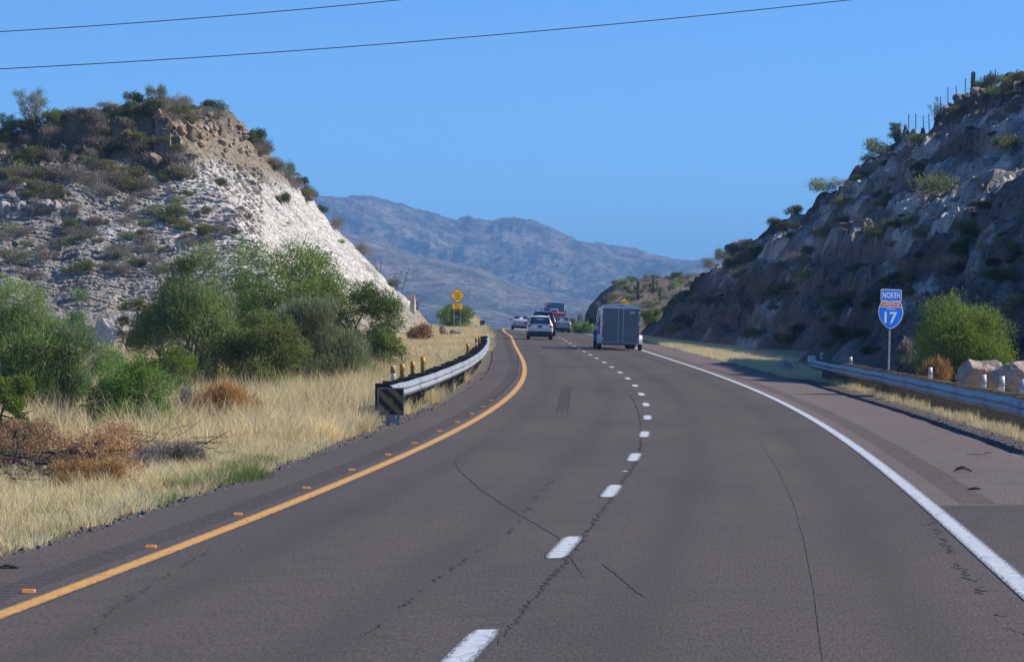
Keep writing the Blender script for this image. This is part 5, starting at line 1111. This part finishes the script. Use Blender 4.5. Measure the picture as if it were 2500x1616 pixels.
scatter('edge', 64, [(590, 340), (640, 350), (760, 460), (880, 575), (985, 680), (960, 690), (850, 590), (740, 490), (650, 400)], ['grey', 'grey', 'olive', 'olive'], (18, 42), 'along the right skyline edge of the left hill', 'shrubs on the left skyline edge', 55)
scatter('r1', 75, [(1640, 740), (2000, 470), (2250, 330), (2500, 300), (2500, 640), (2250, 700), (1980, 860), (1640, 840)], ['dark', 'dark', 'olive', 'grey', 'olive'], (20, 62), 'on the shaded face of the right hill', 'shrubs on the shaded right hill', 56)
scatter('r2', 40, [(1900, 800), (2200, 640), (2500, 600), (2500, 820), (2200, 840), (1980, 885)], ['dark', 'olive', 'dark', 'tan', 'grey'], (30, 72), 'low on the right slope behind the route sign', 'shrubs low on the right slope', 57)
scatter('r3', 26, [(1700, 660), (1900, 520), (2110, 385), (2120, 400), (1910, 545), (1710, 680)], ['dark', 'grey', 'olive', 'tan'], (16, 40), 'along the skyline of the right hill', 'shrubs on the right skyline', 58)
scatter('r4', 12, [(2330, 225), (2500, 195), (2500, 240), (2340, 250)], ['dark', 'olive', 'grey'], (24, 54), 'on the crag at the upper right', 'shrubs on the right summit', 59)
scatter('far', 120, [(1455, 750), (1505, 690), (1560, 682), (1690, 672), (1700, 700), (1620, 790), (1560, 800), (1460, 790)], ['olive', 'grey', 'dark', 'green', 'olive', 'yellow'], (12, 28), 'on the small saguaro hill beyond the trailer', 'shrubs on the saguaro hill', 60)
scatter('far2', 16, [(1390, 780), (1450, 760), (1470, 800), (1400, 812)], ['olive', 'grey', 'green'], (10, 22), 'at the foot of the small saguaro hill', 'shrubs at the foot of the saguaro hill', 61)
# bare tree on the left skyline, crooked little tree on the right skyline, dead stalks
def small_tree(name, px, py, hpx, wpx, leafm, label, seed, n, barkm, shape='vase', Ld=.12, Wd=.02, gap=.25, r0=.05):
    h = crest_hit(px, py); Y = h[1]; H = hpx / 9100 * Y; Wm = wpx / 9100 * Y; r = np.random.default_rng(seed); t = thing(name, h, label, 'tree')
    cl = []
    for k in range(22):
        a = r.random() * 6.28; zf = .35 + .65 * r.random(); q = r.random() ** .5 * (.35 + .65 * zf); cl.append((math.cos(a) * q * Wm * .48, math.sin(a) * q * Wm * .4, H * zf * .93, Wm * .09, Wm * .09, Wm * .08))
    leaf_mesh('crown', cl, n, Ld, Wd, leafm, seed, .8, .6, .7, t, .3, 3, gap)
    V, F = tubes(limbs((0, 0, 0), [c[:3] for c in cl], r0, seed, .2)); npmesh('trunk', V, F, barkm, True, parent=t)
small_tree('bare_tree', 82, 318, 95, 105, M_['greygreen'], 'airy pale grey-green tree alone on the left skyline', 62, 4200, simple('pale_bark', (.26, .25, .18), .8, var=.3), gap=.1)
small_tree('palo_verde_tree', 20, 330, 50, 60, M_['green'] if 'green' in M_ else M_['paloverde'], 'small bright green tree at the left edge of the hilltop', 63, 3500, M_['greenbark'])
small_tree('crooked_tree', 2187, 345, 48, 40, M_['paloverde'], 'small crooked tree with a tufted crown on the right skyline', 64, 2600, M_['bark'], gap=.1)
small_tree('thin_tree', 2285, 305, 58, 50, M_['greybrown'], 'thin leafless bush behind the wire fence on the right skyline', 65, 900, M_['deadwood'], r0=.03)
def stalks(px, py, hpx, label, seed, n=5, spread=60, name='dead_stalks'):
    h = crest_hit(px, py); Y = h[1]; H = hpx / 9100 * Y; r = np.random.default_rng(seed); paths = []
    for k in range(n):
        a = np.array([r.uniform(-.5, .5) * spread / 9100 * Y * .4, 0, 0]); s = np.linspace(0, 1, 9)[:, None]; d = np.array([r.uniform(-.45, .45), r.uniform(-.2, .2), 1]) * H * (.55 + .45 * r.random())
        P = a + d * s + np.cumsum(r.normal(size=(9, 3)) * .03 * H, 0) * s; paths.append((P, .035 * (1 - .6 * s[:, 0])))
        for j in (4, 6, 7, 8):
            e = P[j] + np.array([r.normal() * .16, r.normal() * .05, r.normal() * .09]) * H; paths.append((np.array([P[j], (P[j] + e) / 2, e]), np.array([.02, .016, .008])))
    V, F = tubes(paths); o = npmesh(name, V, F, M_['deadwood'], True); o.location = h; tag(o, label, 'dead plant')
stalks(972, 668, 70, 'spindly dark dead stalks rising from the left skyline before the mountain', 66, 4)
stalks(925, 628, 40, 'short dead stalks left of the taller spindly ones', 67, 3)
stalks(1017, 705, 30, 'small clump of upright green stalks behind the pillar rock', 68, 5, 20, 'ocotillo')
# ---------------------------------- saguaros
def saguaro(px, pt, pb, wpx, arms, label, nearY=None):
    h = crest_hit(px, pb) if nearY is None else (at(px, nearY), nearY, gz(at(px, nearY), nearY)); Y = h[1]; H = (pb - pt) / 9100 * Y + (0); r = wpx / 9100 * Y / 2
    top = (770 - pt) / 9100 * Y + CAMZ; H = top - h[2]; t = thing('saguaro', h, label, 'cactus', 'saguaro cacti')
    def col(name, path, rad):
        P = np.array(path, float); s = np.linspace(0, 1, 24); d = np.r_[0, np.cumsum(np.linalg.norm(np.diff(P, axis=0), axis=1))]; d /= d[-1]; Q = np.stack([np.interp(s, d, P[:, i]) for i in range(3)], 1)
        for _ in range(3): Q[1:-1] = (Q[:-2] + Q[1:-1] * 2 + Q[2:]) / 4
        R_ = rad * np.clip(np.sqrt(np.clip((1 - s) * 14, 0, 1)) * 1.0, .05, 1) * (.9 + .1 * np.sin(s * 3.1)); V, F = tubes([(Q, R_)], 24)
        c = np.repeat(Q, 24, 0); V = c + (V - c) * (1 + .13 * np.cos(np.tile(np.arange(24), 24) * math.pi))[:, None]; return npmesh(name, V, F, MA['cactus'], False, parent=t)
    lean = .03 * H; col('trunk', [(0, 0, -.3), (lean * .3, 0, H * .5), (lean, 0, H)], r)
    for sd, z0, z1, off in arms:
        a = off * r * 2; col('arm', [(0, 0, H * z0), (sd * a * .6, 0, H * z0 - .02 * H), (sd * a, 0, H * (z0 + .07)), (sd * a * 1.05, 0, H * z1)], r * .62)
saguaro(2375, 174, 228, 10, [], 'tall single column saguaro on the crag at the upper right')
saguaro(1557, 683, 733, 7, [(-1, .55, .68, 1.1)], 'thick saguaro with one stub arm, leftmost on the small hill')
saguaro(1594, 669, 718, 4.5, [(-1, .2, .55, 1.5), (1, .2, .58, 2.3)], 'tall slender saguaro with two upturned arms on the small hill')
saguaro(1611, 698, 742, 4.5, [(-1, .5, .6, 1.0)], 'saguaro right of the two-armed one, lowest on the small hill')
saguaro(1634, 696, 712, 3.6, [], 'small far saguaro, rightmost on the small hill')
# ---------------------------------- rocks
def rock_me(name, mat, seed, cuts=9, sub=2, amp=.12):
    r = np.random.default_rng(seed); bm = NB(); bmesh.ops.create_icosphere(bm, subdivisions=sub + 1, radius=1.0)
    co = np.array([v.co[:] for v in bm.verts])
    for _ in range(cuts + 8):
        n = r.normal(size=3); n /= np.linalg.norm(n); d = .42 + .35 * r.random(); k = co @ n; over = k > d; co[over] -= ((k[over] - d)[:, None]) * n
    co += (fbm(co[:, 0] * 2 + seed, co[:, 1] * 2 + co[:, 2] * 1.7, 3, seed) * amp)[:, None] * co
    if sub >= 3:
        for fq, am in ((4.5, .10), (11, .045)): co += (fbm(co[:, 0] * fq + co[:, 2] * fq * .7, co[:, 1] * fq - co[:, 2] * fq, 3, seed + 3) * am)[:, None] * co
    for v, c in zip(bm.verts, co): v.co = c
    me = bpy.data.meshes.new(name); bm.to_mesh(me); bm.free(); me.materials.append(mat); return me
RK = {k: [rock_me('boulder', MA[k], 200 + i * 7 + j, 10) for j in range(4)] for i, k in enumerate(('b_white', 'b_tan', 'b_dark', 'b_pink'))}
def rock(kind, p, sx, sy, sz, label, cat='boulder', group=None, name='boulder', me=None, rz=None, sink=.3):
    o = bpy.data.objects.new(name, me or random.choice(RK[kind])); COL.objects.link(o); o.location = (p[0], p[1], p[2] + sz * (1 - sink) - sz * .3); o.scale = (sx, sy, sz); o.rotation_euler = (random.uniform(-.2, .2), random.uniform(-.2, .2), random.random() * 6.28 if rz is None else rz)
    return tag(o, label, cat, group)
def rock_at(kind, px, pyc, wpx, hpx, Y, label, sub=4, seed=1, **kw):
    X = at(px, Y); me = rock_me('boulder', MA[kind], seed, 12, sub, .2); z = (770 - pyc) / 9100 * Y + CAMZ; s = Y / 9100 / 2
    o = bpy.data.objects.new('boulder', me); COL.objects.link(o); top = z + hpx * s; zg = gz(X, Y) - .25; tall = min(max(top - zg, hpx * s * 1.3), hpx * s * 2.6)
    o.location = (X, Y, top - tall / 2); o.scale = (wpx * s * 1.25, wpx * s, tall / 2 / .70); return tag(o, label, 'boulder', kw.get('group'))
rock_at('b_white', 272, 806, 108, 80, 203, 'large pale boulder standing in the green thicket at the left', seed=377)
rock_at('b_pink', 340, 822, 52, 60, 204, 'smaller brownish boulder right of the large pale one in the thicket', seed=362)
rock_at('b_pink', 2392, 918, 175, 92, 103, 'big grey-pink boulder behind the right guard rail, below the palo verde', seed=343)
rock_at('b_pink', 2488, 912, 150, 78, 101, 'pale rounded boulder at the right edge beside the grey-pink one', seed=351)
rock_at('b_white', 1914, 897, 60, 30, 152, 'rounded boulder in the shade left of the right guard rail', seed=305)
rock_at('b_pink', 1085, 805, 22, 26, 262, 'upright pale boulder in the grass at the end of the left cliff', seed=306)
rock_at('b_white', 1112, 809, 34, 16, 262, 'flat jagged boulder right of the upright pale one', seed=307)
rock_at('b_white', 1008, 742, 20, 36, 266, 'pale pillar rock near the foot of the left skyline', seed=308)
rock_at('b_white', 1160, 799, 12, 7, 320, 'small white rock on the grass below the striped marker', seed=309)
rock_at('b_tan', 1180, 797, 14, 8, 345, 'tan rock at the edge of the mound by the crest', seed=310)
rock_at('b_white', 1050, 818, 26, 8, 240, 'low white rocks at the foot of the pale cliff', seed=311)
rock_at('b_tan', 383, 387, 36, 22, 240, 'tan slab leaning on the dark slope below the left cliff', seed=312)
for i, (px, py, w, hh) in enumerate([(12, 512, 34, 42), (50, 508, 36, 36), (80, 512, 22, 34), (112, 505, 40, 44), (140, 508, 26, 38), (165, 512, 26, 30), (28, 475, 34, 22)]):
    h = crest_hit(px, py + 12)
    rock_at('b_white', px, py, w, hh, h[1], f'{["first","second","third","fourth","fifth","sixth"][i] if i<6 else "upper"} pale block from the left edge in the white ledge of the left hill' if i < 6 else 'pale block above the white ledge at the left edge', 3, 320 + i, group='pale blocks of the white ledge')
# blocks of the dark cliff band and scattered stones
r5 = np.random.default_rng(77)
for i in range(80):
    px = r5.uniform(0, 640); base = np.interp(px, [0, 150, 300, 400, 560, 600], [398, 382, 350, 330, 318, 330]) + r5.uniform(-14, 30); h = hit(px, base)
    if not h: continue
    s = r5.uniform(.18, .48); kd = 'b_tan' if px > 430 else ('b_dark' if r5.random() < .6 else 'b_tan')
    rock(kd, h, s * 1.1, s * .9, s * r5.uniform(.8, 1.4), ('tan' if kd == 'b_tan' else 'dark') + ' rock block in the left hill cliff band, ' + spot(px, base, 0, 600, 310, 420), 'rock', 'blocks of the left cliff band', 'rock_block')
for i in range(70):
    px = r5.uniform(440, 640); py = 268 + (px - 440) * .25 + r5.uniform(0, 80); h = hit(px, py)
    if not h or h[1] > 330: continue
    s = r5.uniform(.12, .4); rock('b_tan' if r5.random() < .5 else 'b_pink', h, s * 1.3, s, s * .9, 'tan stone on the rounded brown shoulder of the left hill, ' + spot(px, py, 440, 640, 268, 400), 'rock', 'stones on the brown shoulder of the left hill', 'rock_block')
for i in range(60):
    px, py = r5.uniform(0, 560), r5.uniform(420, 700); h = hit(px, py)
    if not h: continue
    s = r5.uniform(.14, .36); rock('b_white' if r5.random() < .75 else 'b_tan', h, s, s, s * .8, 'loose pale stone on the left rubble slope, ' + spot(px, py, 0, 560, 420, 700), 'stone', 'loose stones on the left slope', 'stone')
for i in range(40):
    px = r5.uniform(1700, 2500); py = r5.uniform(240, 860); h = hit(px, py)
    if not h or h[1] > 350: continue
    s = r5.uniform(.2, .6); rock('b_pink' if r5.random() < .4 else 'b_dark', h, s * 1.4, s, s * .7, 'rough rock on the shaded right hill, ' + spot(px, py, 1700, 2500, 240, 860), 'rock', 'rocks on the right hill', 'rock_block')
for i in range(16):
    px = r5.uniform(2320, 2500); h = crest_hit(px, np.interp(px, [2320, 2345, 2500], [240, 222, 196]) + r5.uniform(2, 26)); s = r5.uniform(.3, .7)
    rock('b_dark' if r5.random() < .7 else 'b_pink', h, s * 1.2, s, s * .8, 'dark block in the crag of the right summit, ' + spot(px, 0, 2320, 2500, 0, 1)[6:], 'rock', 'blocks of the right crag', 'rock_block')
# rubble too small and too many to count, as one sheet of little stones
def rubble(name, poly_, n, smin_, smax_, mat, seed, kind='stuff', fn=hit):
    r = np.random.default_rng(seed); x0, x1, y0, y1 = poly_; N = n; px = r.uniform(x0, x1, N); py = r.uniform(y0, y1, N); pts = []
    t = (1 + 5 ** .5) / 2; iv = np.array([(-1, t, 0), (1, t, 0), (-1, -t, 0), (1, -t, 0), (0, -1, t), (0, 1, t), (0, -1, -t), (0, 1, -t), (t, 0, -1), (t, 0, 1), (-t, 0, -1), (-t, 0, 1)]) / 1.9
    fi = np.array([(0, 11, 5), (0, 5, 1), (0, 1, 7), (0, 7, 10), (0, 10, 11), (1, 5, 9), (5, 11, 4), (11, 10, 2), (10, 7, 6), (7, 1, 8), (3, 9, 4), (3, 4, 2), (3, 2, 6), (3, 6, 8), (3, 8, 9), (4, 9, 5), (2, 4, 11), (6, 2, 10), (8, 6, 7), (9, 8, 1)])
    yv = np.arange(205, 262, .4); V, F = [], []
    for a, b in zip(px, py):
        X = (a - 1250) / 9100 * yv; Z = (770 - b) / 9100 * yv + CAMZ; g = gfast(X, yv); k = np.nonzero(Z < g)[0]
        if len(k) and k[0] > 0:
            k = k[0]; s = smin_ + (smax_ - smin_) * r.random() ** 3; W_ = iv * (1 + .35 * r.normal(size=(12, 1))) * s * np.array([1.2, 1, .8]); V.append(W_ + np.array([X[k], yv[k], g[k]])); F.append(fi + 12 * (len(V) - 1))
    tag(npmesh(name, np.concatenate(V), np.concatenate(F), mat, False), kind=kind)
rubble('rubble', (0, 640, 400, 760), 14000, .03, .17, MA['rubble'], 91)
# ---------------------------------- gravel on the shoulders' outer edges
def gravel():
    r = np.random.default_rng(5); V, F = [], []; b = np.array([(1, 0, 0), (-.5, .87, 0), (-.5, -.87, 0), (0, 0, .8)])
    Ys = np.concatenate([28 + 60 * r.random(2600) ** 1.4, 28 + 110 * r.random(2200)]); side = r.random(len(Ys)) < .5
    for y, sd in zip(Ys, side):
        u = UL - .02 - abs(r.normal()) * .45 + .1 if not sd else UR + .02 + abs(r.normal()) * .6; x = float(Xc(y)) + u; z = float(G(np.array([x]), np.array([y]))[0]); s = .012 + .03 * r.random() ** 2
        a = r.random() * 6.28; c, s_ = math.cos(a), math.sin(a); B = b @ np.array([(c, s_, 0), (-s_, c, 0), (0, 0, 1)]) * s; V.append(B + np.array([x, y, z])); k = 4 * (len(V) - 1); F += [(k, k + 1, k + 3), (k + 1, k + 2, k + 3), (k + 2, k, k + 3)]
    tag(npmesh('gravel', np.concatenate(V), F, MA['gravel'], False), kind='stuff')
gravel()
# ---------------------------------- grasses
def blades(C, n_per, hgt, wid, spread, fan, r, tone0, tone1):
    """C: tuft centres (N,3); returns triangles of curved blades"""
    N = len(C); M = N * n_per; c = np.repeat(C, n_per, 0); a = r.random(M) * 2 * math.pi; q = r.random(M) ** .5 * spread
    base = c + np.stack([np.cos(a) * q, np.sin(a) * q, np.full(M, -.02)], 1); H = np.repeat(np.broadcast_to(hgt, N), n_per) * (.55 + .6 * r.random(M))
    out = np.stack([np.cos(a), np.sin(a), np.zeros(M)], 1) * (fan * (q / spread + .25) * (.5 + r.random(M)))[:, None] + r.normal(size=(M, 3)) * .12
    d1 = out * .5 + [0, 0, 1.0]; d2 = out * 1.3 + [0, 0, .75]; d1 /= np.linalg.norm(d1, axis=1)[:, None]; d2 /= np.linalg.norm(d2, axis=1)[:, None]
    mid = base + d1 * (H * .55)[:, None]; tip = mid + d2 * (H * .5)[:, None]; sd = np.stack([np.cos(a * 7.1), np.sin(a * 7.1) * .5, np.zeros(M)], 1); w = (np.broadcast_to(wid, M) if np.ndim(wid) == 0 else np.repeat(wid, n_per))[:, None] / 2
    V = np.stack([base - sd * w, base + sd * w, mid + sd * w * .8, tip, mid - sd * w * .8], 1).reshape(-1, 3); k = np.arange(M)[:, None] * 5
    F = np.concatenate([k + [0, 1, 2, 4]], 1).astype(int); F2 = (k + [4, 2, 3, 3])[:, :3]
    tone = np.clip(np.repeat(np.broadcast_to(tone0, N), n_per) + tone1 * r.random(M), 0, 1); return V, F, F2, np.repeat(tone, 5)
def grass_obj(name, parts, mat, label=None, cat=None, kind=None, group=None):
    Vs, F, Tn, b = [], [], [], 0
    for V, Q, Tr, tn in parts:
        Vs.append(V); F.append(Q[:, [0, 1, 2]] + b); F.append(Q[:, [0, 2, 3]] + b); F.append(Tr + b); Tn.append(tn); b += len(V)
    o = npmesh(name, np.concatenate(Vs), np.concatenate(F), mat, False, attrs={'tone': np.concatenate(Tn)}); return tag(o, label, cat, group, kind)
def field(r, n, y0, y1, ufn, keep=None):
    y = y0 + (y1 - y0) * r.random(n); u = ufn(y, r.random(n)); x = Xc(y) + u; ok = (np.abs(x) < y * .139 + 1.2)
    if keep is not None: ok &= keep(x, y, u)
    x, y = x[ok], y[ok]; return np.stack([x, y, G(x, y)], 1), (x - Xc(y))
rg = np.random.default_rng(404)
def ok_rail(x, y, u): return (u < -5.1 - .35 * np.clip(.3 + fbm(y * .35, u * 0, 3, 19), 0, 1) - .35 * sst(55, 70, y)) & ~((y > 74) & (u > -5.9 + .5 * fbm(y * .2, u * 0, 2, 7)) & (rg.random(len(u)) < .75)) & (fbm(x * .5, y * .25, 3, 8) > -.42)
L1 = lambda y, q: -5.12 - .18 * fbm(y * .5, y * 0, 2, 9) - (q ** 1.25) * 10.5
C1, u1 = field(rg, 13000, 27, 72, L1, ok_rail); t1 = .25 + .6 * fbm(C1[:, 0] * .9, C1[:, 1] * .35, 3, 10) + .25 * rg.random(len(C1))
h1 = np.clip(.15 + .05 * (-5.2 - u1), .12, .42) * (.75 + .9 * rg.random(len(C1)) ** 2 + .6 * fbm(C1[:, 0] * .8, C1[:, 1] * .4, 3, 12))
P1 = blades(C1, 16, h1, .010, .10, .55, rg, t1, .45)
C2, u2 = field(rg, 11000, 66, 135, lambda y, q: -5.25 - q ** 1.1 * 12, ok_rail); h2 = np.clip(.32 + .12 * (-5.2 - u2), .25, .75) * (.7 + .9 * rg.random(len(C2)) ** 2 + .6 * fbm(C2[:, 0] * .6, C2[:, 1] * .3, 3, 13))
P2_ = blades(C2, 18, h2, .016, .16, .5, rg, .2 + .6 * fbm(C2[:, 0] * .6, C2[:, 1] * .2, 3, 14) + .25 * rg.random(len(C2)), .5)
C3, u3 = field(rg, 9000, 130, 360, lambda y, q: -5.15 - q ** 1.1 * 13, lambda x, y, u: (y > 196) | (u < -6)); P3 = blades(C3, 14, .42, .03, .3, .5, rg, .25 + .4 * fbm(C3[:, 0] * .3, C3[:, 1] * .06, 3, 15), .5)
C4, u4 = field(rg, 2200, 62, 150, lambda y, q: 7.0 + q * 2.0, lambda x, y, u: fbm(y * .2, u, 3, 16) > -.25); P4 = blades(C4, 20, .25 * (.8 + .9 * fbm(C4[:, 1] * .3, C4[:, 0], 2, 17)), .009, .14, .5, rg, .25, .5)
C5, u5 = field(rg, 6000, 138, 345, lambda y, q: 6.3 + q ** 1.2 * 4.2); P5 = blades(C5, 14, .32, .018, .25, .5, rg, .5, .5)
grass_obj('dry_grass', [P1, P2_, P3, P4, P5], MA['straw'], kind='stuff')
C6, u6 = field(rg, 1500, 27, 60, lambda y, q: -5.1 - q * 2.2, lambda x, y, u: fbm(x * .7, y * .35, 3, 18) > .12); P6 = blades(C6, 16, .17, .006, .09, .5, rg, .5, .5)
C7 = np.stack([np.zeros(0)] * 3, 1); y7 = 48 + 9 * rg.random(420); u7 = -5.55 + .75 * np.clip(1 - abs(y7 - 50.5) / 4, .0, 1) * rg.random(420) + .5 * (rg.random(420) - .8); x7 = Xc(y7) + u7; C7 = np.stack([x7, y7, np.maximum(G(x7, y7), G(x7, y7))], 1); P7 = blades(C7, 18, .20, .007, .10, .6, rg, .2, .5)
grass_obj('green_grass', [P6], MA['grassgreen'], kind='stuff')
grass_obj('green_grass_clump', [P7], MA['grassgreen'], 'low bright green grass clump creeping over the edge of the left shoulder', 'grass clump')
for i, (px, pb, hp, wp, lab) in enumerate([(892, 1056, 62, 60, 'bunch grass tuft with spread blades just left of the striped panel'), (810, 1075, 78, 100, 'largest bunch grass tuft, second left of the striped panel'), (700, 1085, 70, 90, 'bunch grass tuft at the gravel edge, third left of the striped panel'), (985, 1010, 36, 44, 'small grass tuft under the near end of the left guard rail'), (345, 1118, 60, 50, 'upright straw tuft among the dry twigs at the left'), (1060, 985, 50, 60, 'grass tuft growing through the left guard rail'), (620, 1060, 62, 100, 'straw tuft right below the rust-orange bush')]):
    Y = 2.2 * 9100 / (pb - 770) * 1.02; X = at(px, Y); c = np.array([[X, Y, gz(X, Y)]]); H = hp / 9100 * Y * 1.15
    cc = c + np.random.default_rng(i).normal(size=(10, 3)) * [wp / 9100 * Y * .14, .12, 0]; grass_obj('grass_tuft', [blades(cc, 45, H, .006, .12, .75, rg, .35, .6)], MA['straw'], lab, 'grass tuft', group='bunch grass tufts')
# ------------------------------------------------------------------ the air between here and the mountains
def haze():
    bm = NB(); bx(bm, -9500, 9500, -400, 12600, -16, 235); m = bpy.data.materials.new('haze_air'); m.use_nodes = True
    n = m.node_tree.nodes; n.remove(n['Principled BSDF']); p = n.new('ShaderNodeVolumePrincipled')
    p.inputs['Color'].default_value = (.27, .56, 1.0, 1); p.inputs['Density'].default_value = 1.5e-4; p.inputs['Anisotropy'].default_value = 0.0
    m.node_tree.links.new(p.outputs[0], n['Material Output'].inputs['Volume'])
    tag(obj('haze', bm, m), kind='stuff')
haze()
